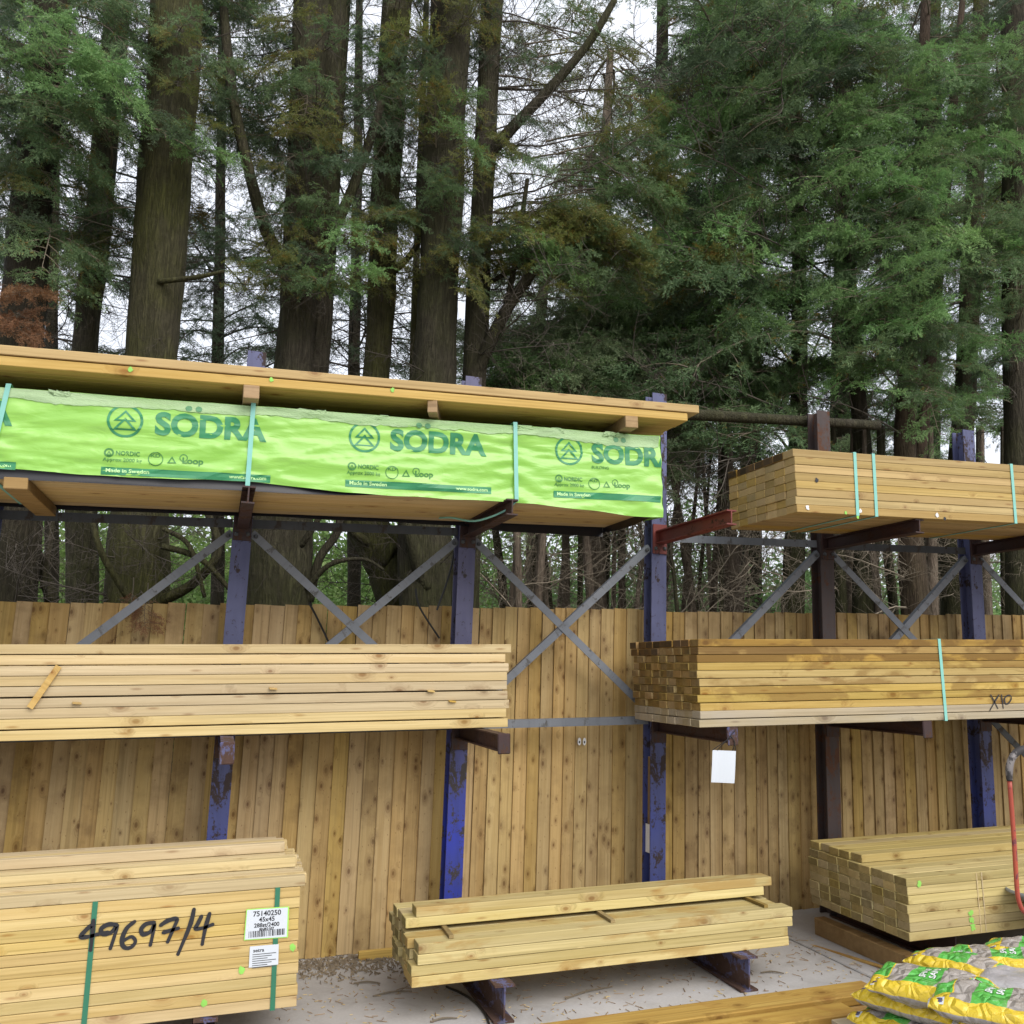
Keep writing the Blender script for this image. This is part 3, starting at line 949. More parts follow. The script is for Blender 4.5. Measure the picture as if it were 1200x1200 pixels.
# floor stack in the middle
fs, zfs = stack('timber_stack', 'loose pale planks on low steel beams in the middle of the yard', 'timber stack', 1.0, 4.48, BB1 + 0.004, 2.02, 4, 6, 0.0465, 0.104, M['floorstack'], True, 0.02, 0.003, 21, gap=0.003)
rr = random.Random(3)
lath_h = 0.016
laths = []
for px0, px1 in (((518, 1086), (545, 1110)), ((700, 1070), (738, 1091)), ((875, 1052), (916, 1073))):
    pass
for i, (px, py) in enumerate(((531, 1098), (719, 1080), (896, 1062))):
    p = G(px, py, BB1 + 0.004 + zfs + 0.009)
    q = local(fs, p)
    la = link('lath', cbox(0.024, 0.54, lath_h, 0.001, M['lath']), None, Vector((p.x, 4.50 + 0.27 + 0.01, 0)), (0, TILT, 0.03 * (i - 1)))
    la.location.z = BB1 + 0.004 + zfs + lath_h / 2 + 0.001 + S * p.x
    tag(la, ('dark spacer lath near the left end of the floor stack', 'dark spacer lath across the middle of the floor stack', 'dark spacer lath near the right end of the floor stack')[i], 'lath')
zt = BB1 + 0.004 + zfs + lath_h + 0.003
for r_, (xa, c0, c1, Lp) in enumerate(((0.985, 0, 3, 2.0), (1.035, 0, 1, 2.0))):
    for c in range(c0, c1):
        yy = 4.68 + 0.105 * (c + 0.5)
        o = link('plank', cbox(Lp, 0.102, 0.0455, 0.0025, M['floorstack']), None, W(xa + Lp / 2 + rr.uniform(-.015, .015) * (c > 0), yy, zt + 0.023), (0, TILT, 0))
        o.parent = fs
        o.matrix_parent_inverse = (Matrix.Translation(fs.location) @ Matrix.Rotation(TILT, 4, 'Y')).inverted()
    zt += 0.0465
# offcut at the fence foot poking out behind its left end
oc = link('board_offcut', cbox(0.42, 0.03, 0.05, 0.002, M['orange']), None, W(1.09, 5.20, 0.0255), (0, TILT, 0))
tag(oc, 'short pale offcut on the ground behind left end of floor stack', 'offcut')
oc.location = G(435, 1107, 0.08)
oc.location.x += 0.14
oc.location = W(oc.location.x, oc.location.y, 0.0255)

# lower right bundle
lr, zlr = stack('timber_bundle', 'low green tinged treated timber bundle at lower right with stepped end grain', 'timber bundle', 3.575, 4.24, 0.2, 3.0, 7, 9, 0.0445, 0.095, M['treated_green'], True, 0.006, 0.0015, 31, gap=0.001)
for c in range(4, 9):
    link('plank', cbox(3.0, 0.093, 0.0437, 0.0025, M['treated_green']), lr, (1.5 + 0.02 + rr.uniform(-.01, .01), 0.095 * (c + 0.5), zlr + 0.0235))
for (px, py, r_) in ((1077, 1036, 0.016),):
    q = local(lr, onY(px, py, 4.24))
    disc(lr, q.x, q.z, r_, M['lime_paint'], seed=5)
for (px, py, r_) in ((1137, 1070, 0.018), (1139, 1078, 0.020), (1140, 1086, 0.019)):
    q = local(lr, onY(px, py, 4.24))
    disc(lr, q.x, q.z, r_, M['lime_paint'], seed=px + py, ly=-0.002 - 0.0006 * (py % 3), blob=0.45)
for px in (1147, 1153):
    q = local(lr, onY(px, 1060, 4.24))
    link('strap_mark', cbox(0.006, 0.001, zlr - 0.01, 0, M['pale']), lr, (q.x, -0.0016, zlr / 2))
for x_, nm in ((3.72, 'a'),):
    be = link('bearer', cbox(0.075, 0.95, 0.10, 0.004, M['bearer']), None, W(3.66, 4.66, 0.0505), (0, TILT, 0))
    tag(be, 'rough timber bearer on the concrete under lower right bundle', 'bearer')
for x_ in (PX[4], PX[5]):
    o = link('packing_strip', cbox(0.09, 0.7, 0.031, 0.002, M['lath']), None, W(x_, 4.75, BB1 + 0.0175), (0, TILT, 0))
    tag(o, 'thin packing strip on the ' + ('brown' if x_ == PX[4] else 'right') + ' base beam under lower right bundle', 'packing strip')

# ------------------------------------------------------------------ wrapped bundle on the upper arms
GX0, GX1, GY0, GY1, GH0, GH1 = -2.6, 2.312, 4.60, 5.38, UA1 + 0.003, 2.905
gb = empty('wrapped_timber_bundle', (0, 0, 0))
tag(gb, 'long timber bundle in lime green printed film on the upper arms at left', 'timber bundle')
gb.location = W(0, GY0, GH0)
gb.rotation_euler = (0, TILT, 0)
# bottom planks
n = 7
pw = (GY1 - GY0 - 0.02) / n
for c in range(n):
    for z_ in (0, 1):
        link('plank', cbox(GX1 - GX0 - 0.03, pw - 0.002, 0.045, 0.002, M['wrapped']), gb, ((GX0 + GX1) / 2 + 0.012, 0.01 + pw * (c + 0.5), 0.0235 + 0.0465 * z_))
GH = GH1 - GH0
def droop(x):
    """how far the film hangs below the timber"""
    d = 0.012 + 0.012 * noise.noise(Vector((x * 1.3, 4, 0))) + 0.006 * noise.noise(Vector((x * 5, 9, 0)))
    d += -0.055 * (1 - min(1, max(0, (x + 1.2) / 1.6)))
    d -= 0.03 * math.exp(-((x - 0.15) / 0.5) ** 2)
    if x > 1.55:
        d += 0.045 * min(1, (x - 1.55) / 0.7)
    return d
def wrinkle(x, z):
    t = z / GH
    w = 0.006 * math.sin(x * 2.1 + 5.5 * z + 0.6) * math.sin(math.pi * min(1, max(0, t)))
    w += 0.009 * noise.noise(Vector((x * 1.6 + z * 2.5, z * 9, 1.0)))
    w += 0.007 * (1 - abs(noise.noise(Vector((x * 0.9 + z * 1.5, z * 14 + x * 1.2, 11.0))))) ** 5
    w += 0.006 * (1 - abs(noise.noise(Vector((x * 2.3 - z * 4, z * 20 - x * 2.0, 17.0))))) ** 9
    w += 0.0035 * noise.noise(Vector((x * 3.0 - z * 8, z * 22 + x, 5.0)))
    for sx in (-1.05, 0.085, 1.46):      # creases gathered at the straps
        d = x - sx
        w += 0.006 * math.exp(-(d / 0.16) ** 2) * math.sin(z * 55 + abs(d) * 25) * (0.4 + 0.6 * (1 - t))
    e = max(0, (x - 2.0) / 0.31)
    w += 0.008 * e * math.sin(z * 42 + x * 12)
    return w
def film_front():
    nx, nz = 420, 34
    v, f = [], []
    for i in range(nx):
        x = GX0 + (GX1 - GX0) * i / (nx - 1)
        d = droop(x)
        for j in range(nz):
            z = -d + (GH + d + 0.012) * j / (nz - 1)
            y = -0.012 - wrinkle(x, z)
            if z > GH - 0.02:
                y += 0.02 * ((z - GH + 0.02) / 0.032) ** 2
            v.append((x, y, z))
    for i in range(nx - 1):
        for j in range(nz - 1):
            a = i * nz + j
            f.append((a, a + nz, a + nz + 1, a + 1))
    base = len(v)
    # top sheet and right end sheet
    ny = 12
    for i in range(0, nx):
        x = GX0 + (GX1 - GX0) * i / (nx - 1)
        for j in range(1, ny):
            t = j / (ny - 1)
            v.append((x, 0.02 + (GY1 - GY0 - 0.01) * t, GH + 0.014 + 0.004 * noise.noise(Vector((x * 4, t * 6, 2)))))
    for i in range(nx - 1):
        for j in range(ny - 2):
            a = base + i * (ny - 1) + j
            f.append((a, a + ny - 1, a + ny, a + 1))
        f.append((i * nz + nz - 1, (i + 1) * nz + nz - 1, base + (i + 1) * (ny - 1), base + i * (ny - 1)))
    b2 = len(v)
    for j in range(ny):
        t = j / (ny - 1)
        for k in range(10):
            u = k / 9
            z = -droop(GX1) * (1 - t) + (GH + 0.012 + droop(GX1) * (1 - t)) * u
            v.append((GX1 + 0.004 + 0.012 * noise.noise(Vector((t * 5, u * 4, 8))) * math.sin(math.pi * t), -0.012 + (GY1 - GY0 + 0.01) * t, z))
    for j in range(ny - 1):
        for k in range(9):
            a = b2 + j * 10 + k
            f.append((a, a + 10, a + 11, a + 1))
    me = mesh('wrap_film', v, f, M['film'], True)
    return link('wrap_film', me, gb)
wrap = film_front()
def strip_on_film(name, zf0, zf1, x0, x1, off, mat, nx=300, nz=5):
    v, f = [], []
    for i in range(nx):
        x = x0 + (x1 - x0) * i / (nx - 1)
        a, b = zf0(x), zf1(x)
        for j in range(nz):
            z = a + (b - a) * j / (nz - 1)
            v.append((x, -0.012 - wrinkle(x, z) - off, z))
    for i in range(nx - 1):
        for j in range(nz - 1):
            k = i * nz + j
            f.append((k, k + nz, k + nz + 1, k + 1))
    return link(name, mesh(name, v, f, mat, True), wrap)
strip_on_film('film_fold', lambda x: GH - 0.048 + 0.018 * noise.noise(Vector((x * 2.2, 7, 1))) + 0.014 * noise.noise(Vector((x * 9, 1, 1))) + 0.008 * noise.noise(Vector((x * 31, 1, 1))) - 0.02 * noise.noise(Vector((x * 0.7, 3, 3))), lambda x: GH + 0.004, GX0 + .02, GX1 - 0.01, 0.0035, M['film_pale'], 500, 6)
# crumpled torn bits along the top edge
for i, xx in enumerate((-0.80, -0.76, 0.33, 0.40, 0.72, 1.50, 1.70, 2.0, 2.05)):
    r = random.Random(i)
    v, f = [], []
    for k in range(24):
        v.append((xx + r.uniform(-0.05, 0.05), -0.008 - r.uniform(0.006, 0.02), GH - 0.012 + r.uniform(-0.01, 0.024)))
    for k in range(22):
        f.append((k, k + 1, k + 2))
    link('torn_film', mesh('torn_film', v, f, M['film_pale']), wrap)
# black lining: strip showing under the film at the front left, hanging flap at the right end and back
def lining_strip(x0, x1, y, ztop, zbot, nx=160):
    v, f = [], []
    for i in range(nx):
        x = x0 + (x1 - x0) * i / (nx - 1)
        a, b = ztop(x), zbot(x)
        for j in range(4):
            t = j / 3
            v.append((x, y + 0.004 * noise.noise(Vector((x * 3, t * 3, 2))) + 0.012 * math.sin(t * 3.1), a + (b - a) * t))
    for i in range(nx - 1):
        for j in range(3):
            k = i * 4 + j
            f.append((k, k + 1, k + 5, k + 4))
    return link('black_lining', mesh('black_lining', v, f, M['black_film'], True), gb)
lining_strip(GX0 + .01, 1.25, -0.006, lambda x: 0.05, lambda x: -0.014 + 0.008 * noise.noise(Vector((x * 2, 3, 3))) + max(0, (x - 0.6)) * 0.05)
lining_strip(GX0 + .01, GX1 - 0.02, GY1 - GY0 + 0.006, lambda x: 0.2, lambda x: -0.018 + 0.008 * noise.noise(Vector((x * 2, 8, 3))) - (0.035 * min(1, max(0, (x - 1.35) / 0.3))))
v, f = [], []
for i in range(20):
    t = i / 19
    yy = -0.01 + (GY1 - GY0 + 0.02) * t
    dz = -0.03 - 0.02 * math.sin(math.pi * t) + 0.006 * noise.noise(Vector((t * 7, 2, 2)))
    for j in range(4):
        v.append((GX1 - 0.012 - 0.010 * j * 0.3 + 0.01 * noise.noise(Vector((t * 5, j, 0))), yy, 0.04 + (dz - 0.04) * j / 3))
for i in range(19):
    for j in range(3):
        k = i * 4 + j
        f.append((k, k + 4, k + 5, k + 1))
link('black_lining', mesh('lining_end', v, f, M['black_film'], True), gb)
# prints
def on_film(me, mat, off=0.0022, name='print', cut=0.03):
    bm = bmesh.new()
    bm.from_mesh(me)
    xs = [v.co.x for v in bm.verts]
    zs = [v.co.z for v in bm.verts]
    x = min(xs) + cut
    while x < max(xs):
        bmesh.ops.bisect_plane(bm, geom=bm.verts[:] + bm.edges[:] + bm.faces[:], plane_co=(x, 0, 0), plane_no=(1, 0, 0))
        x += cut
    z = min(zs) + cut * 0.5
    while z < max(zs):
        bmesh.ops.bisect_plane(bm, geom=bm.verts[:] + bm.edges[:] + bm.faces[:], plane_co=(0, 0, z), plane_no=(0, 0, 1))
        z += cut * 0.5
    if max(xs) > GX1 - 0.004:
        g = bmesh.ops.bisect_plane(bm, geom=bm.verts[:] + bm.edges[:] + bm.faces[:], plane_co=(GX1 - 0.004, 0, 0), plane_no=(1, 0, 0), clear_outer=True)
    for v in bm.verts:
        v.co.y = -0.012 - wrinkle(v.co.x, v.co.z) - off
    bm.normal_update()
    for fc in bm.faces:
        if fc.normal.y > 0:
            fc.normal_flip()
    m2 = bpy.data.meshes.new(name)
    bm.to_mesh(m2)
    bm.free()
    m2.materials.append(mat)
    return link(name, m2, wrap)
def film_text(body, x, h, size, mat, bold=0.0, sx=1.0, width=None, off=0.0024):
    me = text_mesh(body, size, bold, sx)
    if width:
        mx = max(v.co.x for v in me.vertices)
        mn = min(v.co.x for v in me.vertices)
        for v in me.vertices:
            v.co.x = (v.co.x - mn) * width / (mx - mn)
    for v in me.vertices:
        v.co = Vector((x + v.co.x, 0, h - GH0 + v.co.y))
    return on_film(me, mat, off)
def ring(cx, h, r0, r1, mat, n=40):
    v, f = [], []
    for i in range(n):
        a = 2 * math.pi * i / n
        for r in (r0, r1):
            v.append((cx + r * math.cos(a), 0, h - GH0 + r * math.sin(a)))
    for i in range(n):
        j = (i + 1) % n
        f.append((2 * i, 2 * i + 1, 2 * j + 1, 2 * j))
    on_film(mesh('r', v, f, mat), mat)
def tri_ring(cx, h0, w, hh, t, mat):
    o_ = [(-w / 2, 0), (w / 2, 0), (0, hh)]
    cy = hh / 3
    k = 1 - t
    i_ = [(a * k, cy + (b - cy) * k) for (a, b) in o_]
    v = [(cx + a, 0, h0 - GH0 + b) for (a, b) in o_ + i_]
    f = [(0, 1, 4, 3), (1, 2, 5, 4), (2, 0, 3, 5)]
    on_film(mesh('t', v, f, mat), mat)
for ci, cx in enumerate((-1.61, -0.488, 0.642, 1.757)):
    h = 2.791
    ring(cx, h, 0.068, 0.080, M['print_green'])
    tri_ring(cx, h - 0.004, 0.100, 0.056, 0.36, M['print_green'])
    tri_ring(cx, h - 0.046, 0.108, 0.060, 0.36, M['print_green'])
    x0 = cx + 0.132
    film_text('SODRA', x0, 2.737, 0.150, M['print_green'], 0.0062, 1.0, 0.515)
    for ox in (0.148, 0.194):
        v = [(x0 + ox + 0.0155 * math.cos(k * 0.4488), 0, 2.872 - GH0 + 0.0145 * math.sin(k * 0.4488)) for k in range(14)]
        on_film(mesh('d', v, [tuple(range(14))], M['print_faint']), M['print_faint'], 0.0055)
    b0 = cx - 0.092
    ring(b0 + 0.03, 2.634, 0.014, 0.022, M['print_dark'], 18)
    tri_ring(b0 + 0.03, 2.622, 0.022, 0.022, 0.5, M['print_dark'])
    film_text('NORDIC', b0 + 0.06, 2.624, 0.030, M['print_dark'], 0.0008, 1.0, 0.105)
    film_text('Approx 2000 kg', b0 + 0.005, 2.594, 0.024, M['print_dark'], 0.0003, 1.0, 0.17)
    ring(b0 + 0.235, 2.615, 0.030, 0.034, M['print_dark'], 24)
    film_text('KD', b0 + 0.213, 2.625, 0.022, M['print_dark'], 0.0005, 1.0, 0.042)
    tri_ring(b0 + 0.308, 2.598, 0.042, 0.036, 0.42, M['print_dark'])
    ring(b0 + 0.36, 2.628, 0.015, 0.019, M['print_dark'], 16)
    film_text('Loop', b0 + 0.355, 2.602, 0.040, M['print_dark'], 0.0012, 1.0, 0.095)
    zc_ = 2.548
    x1 = min(b0 + 0.765, GX1 - 0.01)
    v = [(b0, 0, zc_ - GH0 - 0.018), (x1, 0, zc_ - GH0 - 0.018), (x1, 0, zc_ - GH0 + 0.018), (b0, 0, zc_ - GH0 + 0.018)]
    on_film(mesh('b', v, [(0, 1, 2, 3)], M['print_green']), M['print_green'], 0.0022)
    film_text('Made in Sweden', b0 + 0.02, zc_ - 0.006, 0.026, M['print_light'], 0.0006, 1.0, 0.19, 0.004)
    if ci < 3:
        film_text('www.sodra.com', b0 + 0.57, zc_ - 0.006, 0.024, M['print_light'], 0.0005, 1.0, 0.175, 0.004)
    else:
        film_text('BUILDING', cx + 0.13, 2.700, 0.021, M['print_dark'], 0.0003, 1.0, 0.10)
# straps on the wrapped bundle
for x_, ln in ((-1.045, 0.13), (0.078, 0.03), (1.45, -0.01)):
    strap(gb, x_, GY1 - GY0 + 0.01, GH + 0.018, M['strap_aqua'], 0.022, ln).location.y = -0.026
# loose strap end under the third strap
vs, fs_ = tube_data(smooth_path([(1.45, -0.03, 0.0), (1.40, 0.05, -0.05), (1.30, 0.25, -0.075), (1.22, 0.45, -0.03), (1.18, 0.6, -0.01)], [0.006] * 5, 5)[0], [0.006] * 21, 5)
link('strap_tail', mesh('strap_tail', vs, fs_, M['strap_aqua']), gb)
# wooden bearer hanging from the straps at far left
be = link('bearer', cbox(0.10, 0.80, 0.055, 0.003, M['bearer']), None, W(-0.93, 4.99, GH0 - 0.031), (0, TILT, 0.0))
tag(be, 'short timber bearer strapped under the green wrapped bundle at far left', 'bearer')

# ------------------------------------------------------------------ long boards lying on the wrapped bundle
bh = 0.066
ub_h = GH1 + 0.018 + bh
ub = empty('board_stack', W(0, 4.50, ub_h + 0.001), (0, TILT, 0))
tag(ub, 'two layers of long orange boards laid flat above the green wrapped bundle', 'board stack')
rr = random.Random(77)
for li, (xe, z_) in enumerate(((2.425, 0.0), (2.50, 0.0515))):
    for c in range(5):
        o = link('board', cbox(5.0, 0.158, 0.0445, 0.003, M['orange']), ub, (xe - 2.5 + (rr.uniform(-.02, .02) if c else 0), 0.08 + 0.16 * c, z_ + 0.023), (0, rr.uniform(-.0004, .0004), 0))
for (px, py) in ((153, 433), (318, 445), (460, 457)):
    q = local(ub, onY(px, py, 4.5))
    disc(ub, q.x, q.z, 0.012, M['lime_paint'], seed=px)
for (px, py, rz, lb) in ((294, 466, 0.0, 'left'), (530, 487, -0.30, 'middle'), (741, 503, -0.02, 'right')):
    p = onY(px, py, 4.50)
    w_ = 0.075 if lb != 'middle' else 0.05
    o = link('bearer', cbox(w_, 0.72, bh, 0.003, M['bearer']), None, W(p.x + 0.0, 4.49 + 0.36, GH1 + 0.0185 + bh / 2), (0, TILT, rz))
    tag(o, {'left': 'square bearer between boards and green wrap beside the left strap', 'middle': 'skewed narrow bearer between boards and green wrap above the middle lettering', 'right': 'wide bearer between boards and green wrap near the right end'}[lb], 'bearer')
sc = link('plastic_scrap', cbox(0.13, 0.05, 0.008, 0.002, M['white_tag']), None, W(0.9, 4.75, ub_h + 0.001 + 0.0515 + 0.0455 + 0.0055), (0, TILT, 0.2))
tag(sc, 'small white plastic scrap lying on top of the orange boards', 'plastic scrap')

# ------------------------------------------------------------------ hanging paper sign
sg = empty('paper_sign', W(PX[3], 4.52, 1.16))
tag(sg, 'blank white paper sheet hanging by black wire from a middle rack arm', 'sign')
P = [onY(835, 879, 4.52), (onY(862, 880, 4.52)), onY(861, 918, 4.52), onY(834, 917, 4.52)]
v, f = [], []
for j in range(9):
    for i in range(7):
        a = P[0].lerp(P[1], i / 6)
        b = P[3].lerp(P[2], i / 6)
        p = a.lerp(b, j / 8) + Vector((0, 0.004 * math.sin(i * 0.9) + 0.006 * (j / 8) ** 2, 0))
        v.append(p - sg.location)
for j in range(8):
    for i in range(6):
        k = j * 7 + i
        f.append((k, k + 7, k + 8, k + 1))
o = link('sheet', mesh('sheet', v, f, M['paper']), sg)
md = o.modifiers.new('s', 'SOLIDIFY')
md.thickness = 0.0005
tip = W(PX[3], 4.535, 1.235)
for a, b in ((P[0], tip + Vector((0.02, 0, 0.02))), (P[1], tip + Vector((-0.03, 0, 0.03))), (P[0] + Vector((0.03, 0, 0)), tip + Vector((0.04, 0, 0.07))), (P[1] + Vector((-0.02, 0, 0)), tip)):
    a, b = Vector(a), Vector(b)
    mid = (a + b) / 2 + Vector((0.01, -0.01, 0.012))
    pts, rd = smooth_path([a, mid, b], [0.0022] * 3, 4)
    vs, fs_ = tube_data([p - sg.location for p in pts], rd, 5)
    link('wire', mesh('wire', vs, fs_, M['cable']), sg)

# ------------------------------------------------------------------ front planks, strip, debris
fp = empty('plank_stack', W(0.4, 3.72, 0.0), (0, TILT, 0))
tag(fp, 'wet orange planks stacked on the concrete along the bottom edge', 'plank stack')
for c, (y0, w_, z_, ht, L_, x0_) in enumerate(((0.0, 0.16, 0.0, 0.05, 2.62, 0.02), (0.165, 0.16, 0.0, 0.05, 2.7, 0.0), (0.02, 0.14, 0.052, 0.046, 2.45, 0.03), (0.20, 0.17, 0.052, 0.046, 2.66, 0.1))):
    link('plank', cbox(L_, w_ - 0.004, ht - 0.001, 0.004, M['kerb']), fp, (x0_ + L_ / 2, y0 + w_ / 2, z_ + ht / 2 + 0.001), (0, 0, 0.004 * (c - 1)))
a, b = G(930, 1098, 0.006), G(1022, 1130, 0.006)
d = b - a
st = link('timber_strip', cbox(d.length + 0.5, 0.022, 0.012, 0.001, M['kerb']), None, (a + b) / 2 + d.normalized() * 0.25, (0, TILT, math.atan2(d.y, d.x)))
st.location = W(st.location.x, st.location.y, 0.0068)
tag(st, 'thin wooden strip on concrete between floor stack and lower right bundle', 'strip')

def scatter(name, n, fn, mat, label, cat, seed):
    r = random.Random(seed)
    v, f = [], []
    for _ in range(n):
        x, y, L, w, h = fn(r)
        a = r.uniform(0, math.pi)
        dx, dy = math.cos(a) * L / 2, math.sin(a) * L / 2
        nx_, ny_ = -math.sin(a) * w / 2, math.cos(a) * w / 2
        b = len(v)
        z = S * x + 0.002
        bend = r.uniform(0, h)
        for (sx, sy, zz) in ((-1, -1, 0), (-1, 1, 0), (1, 1, bend), (1, -1, bend), (-1, 0, h * .6 + .001), (1, 0, bend + h * .6 + .001)):
            v.append((x + sx * dx + sy * nx_, y + sx * dy + sy * ny_, z + zz))
        f += [(b, b + 3, b + 5, b + 4), (b + 1, b + 4, b + 5, b + 2), (b, b + 4, b + 1), (b + 3, b + 2, b + 5), (b, b + 1, b + 2, b + 3)]
    o = link(name, mesh(name, v, f, mat))
    tag(o, label, cat, kind='stuff')
    return o
def open_floor(r):
    x = r.uniform(0.4, 3.5)
    return x, r.uniform(4.05, 5.6), r.choice((0.012, 0.02, 0.03, 0.05)), r.uniform(0.002, 0.005), 0.002
scatter('needle_litter', 900, open_floor, M['bearer'], 'brown needles and chips scattered over the concrete', 'litter', 1)
def base_strip(r):
    x = r.uniform(-0.2, 3.6) if r.random() < .5 else r.gauss(0.95, 0.25)
    y = 5.62 - abs(r.gauss(0, 0.11)) * (1.6 if x < 1.3 else 0.8)
    return x, y, r.choice((0.012, 0.02, 0.035)), r.uniform(0.002, 0.004), 0.010
scatter('leaf_litter', 1500, base_strip, M['litter'], 'brown conifer litter heaped along the foot of the fence', 'litter', 2)
def pale_chip(r):
    x = r.uniform(0.5, 3.6)
    return x, r.uniform(4.3, 5.62), r.choice((0.008, 0.014, 0.02)), r.uniform(0.004, 0.008), 0.002
scatter('wood_chips', 420, pale_chip, M['pale'], 'small pale wood chips scattered on concrete', 'chips', 3)
for i, (px, py, L, rz) in enumerate(((460, 1164, 0.20, 0.05), (690, 1163, 0.30, 0.3), (430, 1152, 0.14, -0.3), (905, 1140, 0.12, -0.4), (520, 1195, .13, .1))):
    p = G(px, py, 0.006)
    pts, rd = smooth_path([Vector((-L / 2, 0, 0)), Vector((0, 0.012, 0.004)), Vector((L / 2, -0.006, 0.0))], [0.004, 0.005, 0.003], 4)
    vs, fs_ = tube_data(pts, rd, 6)
    o = link('fallen_twig', mesh('fallen_twig', vs, fs_, M['twig']), None, p, (0, TILT, rz))
    tag(o, ('thin fallen twig on concrete left of the floor stack', 'longest fallen twig on concrete below the floor stack', 'short fallen twig near the litter by the fence foot', 'pale splinter of wood on concrete right of the steel beams', 'small twig on concrete beside the left steel beam end')[i], 'twig')
# black cable on the ground under the floor stack
pts, rd = smooth_path([G(523, 1156, 0.01), G(548, 1168, 0.006), G(566, 1185, 0.006), G(575, 1205, 0.006)], [0.006] * 4, 6)
vs, fs_ = tube_data([p - pts[0] for p in pts], rd, 6)
tag(link('ground_cable', mesh('ground_cable', vs, fs_, M['cable']), None, pts[0]), 'thin black cable trailing on concrete beside left steel beam', 'cable')

# two small yellow eye stickers on the fence and a few cables hanging over it
for i, px in enumerate((679, 685)):
    p = onY(px, 869, YF - 0.02)
    v, f = [], []
    for k in range(14):
        a = 2 * math.pi * k / 14
        v.append((0.012 * math.cos(a), 0, 0.024 * math.sin(a)))
    for k in range(10):
        a = 2 * math.pi * k / 10
        v.append((0.005 * math.cos(a), -0.001, -0.003 + 0.008 * math.sin(a)))
    me = mesh('eye_sticker', v, [tuple(range(14)), tuple(range(14, 24))], [M['white_tag'], M['ink']], mi=[0, 1])
    o = link('eye_sticker', me, None, p)
    tag(o, ('left' if i == 0 else 'right') + ' one of two tiny oval eye stickers on the fence', 'sticker')
for i, pl in enumerate((((362, 706), (372, 725), (385, 752)), ((487, 690), (492, 712), (515, 748)), ((536, 600), (530, 660), (512, 715)))):
    Yc = 5.60 if i < 2 else 5.56
    pts, rd = smooth_path([onY(a, b, Yc) for a, b in pl], [0.007, 0.006, 0.006], 6)
    vs, fs_ = tube_data([p - pts[-1] for p in pts], rd, 6)
    tag(link('hanging_cable', mesh('hanging_cable', vs, fs_, M['cable']), None, pts[-1]), ('black cable hanging over the fence top left of the leaning trunk', 'thin dark cable over the fence beside the bright blue post', 'black cable dangling from rack arm right of bright blue post')[i], 'cable')

# ------------------------------------------------------------------ log lashed behind the rack posts
pts, rd = smooth_path([W(1.35, 5.60, 3.36), W(2.3, 5.605, 3.335), W(3.2, 5.60, 3.37), W(4.62, 5.60, 3.40)], [0.032, 0.036, 0.04, 0.036], 8)
vs, fs_ = tube_data([p - pts[0] for p in pts], rd, 9, True, 0.12, 3)
tag(link('horizontal_log', mesh('horizontal_log', vs, fs_, M['bark'], True), None, pts[0]), 'long thin bark covered pole running level behind the rack post tops', 'log')

# ------------------------------------------------------------------ sand bags
def m_bag(name):
    m = new_mat(name)
    t = NT(m)
    tc = t.n('ShaderNodeTexCoord')
    sp = t.n('ShaderNodeSeparateXYZ')
    t.l(tc.outputs['Object'], sp.inputs[0])
    X, Y_, Z = sp.outputs
    wob = t.noise(tc.outputs['Object'], 6, 3)
    wv = t.math('MULTIPLY', t.math('SUBTRACT', wob, 0.5), 0.05)
    ax = t.math('ABSOLUTE', t.math('ADD', X, wv))
    ay = t.math('ABSOLUTE', t.math('ADD', Y_, wv))
    n = t.noise(tc.outputs['Object'], 40, 4, 0.7)
    sand = t.mixc(n, (0.30, 0.26, 0.225), (0.42, 0.385, 0.35))
    yel = (0.72, 0.52, 0.035)
    grn = (0.10, 0.44, 0.07)
    c = t.mixc(t.math('LESS_THAN', t.math('ABSOLUTE', t.math('ADD', X, 0.01)), 0.062), sand, grn)
    # yellow frame on the long sides and the ends
    c = t.mixc(t.math('GREATER_THAN', ay, 0.108), c, yel)
    c = t.mixc(t.math('GREATER_THAN', ax, 0.150), c, yel)
    corner = t.math('MULTIPLY', t.math('GREATER_THAN', ax, 0.155), t.math('LESS_THAN', t.math('ABSOLUTE', t.math('SUBTRACT', Y_, 0.02)), 0.07))
    c = t.mixc(corner, c, grn)
    c = t.mixc(t.math('LESS_THAN', t.math('ADD', Z, t.math('MULTIPLY', wv, 0.6)), -0.006), c, t.mixc(n, (0.27, 0.245, 0.22), (0.40, 0.38, 0.36)))
    c = t.mixc(t.math('GREATER_THAN', ax, 0.217), c, (0.55, 0.55, 0.55))
    cr = t.noise(t.vmul(tc.outputs['Object'], (1, 2.0, 1)), 16, 5, 0.6, 1.5)
    c = t.mixc(t.math('MULTIPLY', t.step(cr, 0.62, 0.72), 0.25), c, (0.75, 0.76, 0.76))  # pale highlights of the crinkles, painted into the film colour
    dn = t.noise(tc.outputs['Object'], 9, 5, 0.65)
    c = t.mixc(t.math('MULTIPLY', t.step(dn, 0.55, 0.72), 0.45), c, (0.30, 0.22, 0.13))
    cz = t.n('ShaderNodeTexVoronoi', feature='DISTANCE_TO_EDGE')
    cz.inputs['Scale'].default_value = 15
    t.l(t.vadd(tc.outputs['Object'], t.vmul(tc.outputs['Object'], (0.3, 0.1, 0.2))), cz.inputs['Vector'])
    t.out(c, 0.24, t.math('ADD', t.math('ADD', cr, t.math('MULTIPLY', dn, 0.6)), t.step(cz.outputs['Distance'], 0.0, 0.25)), 0.75, 0.012, 0, 0.55)
    return m
M['bag'] = m_bag('sand bag film')
M['bag_back'] = film('clear bag film', (0.34, 0.32, 0.32), (0.46, 0.45, 0.46), 0.3, 14)
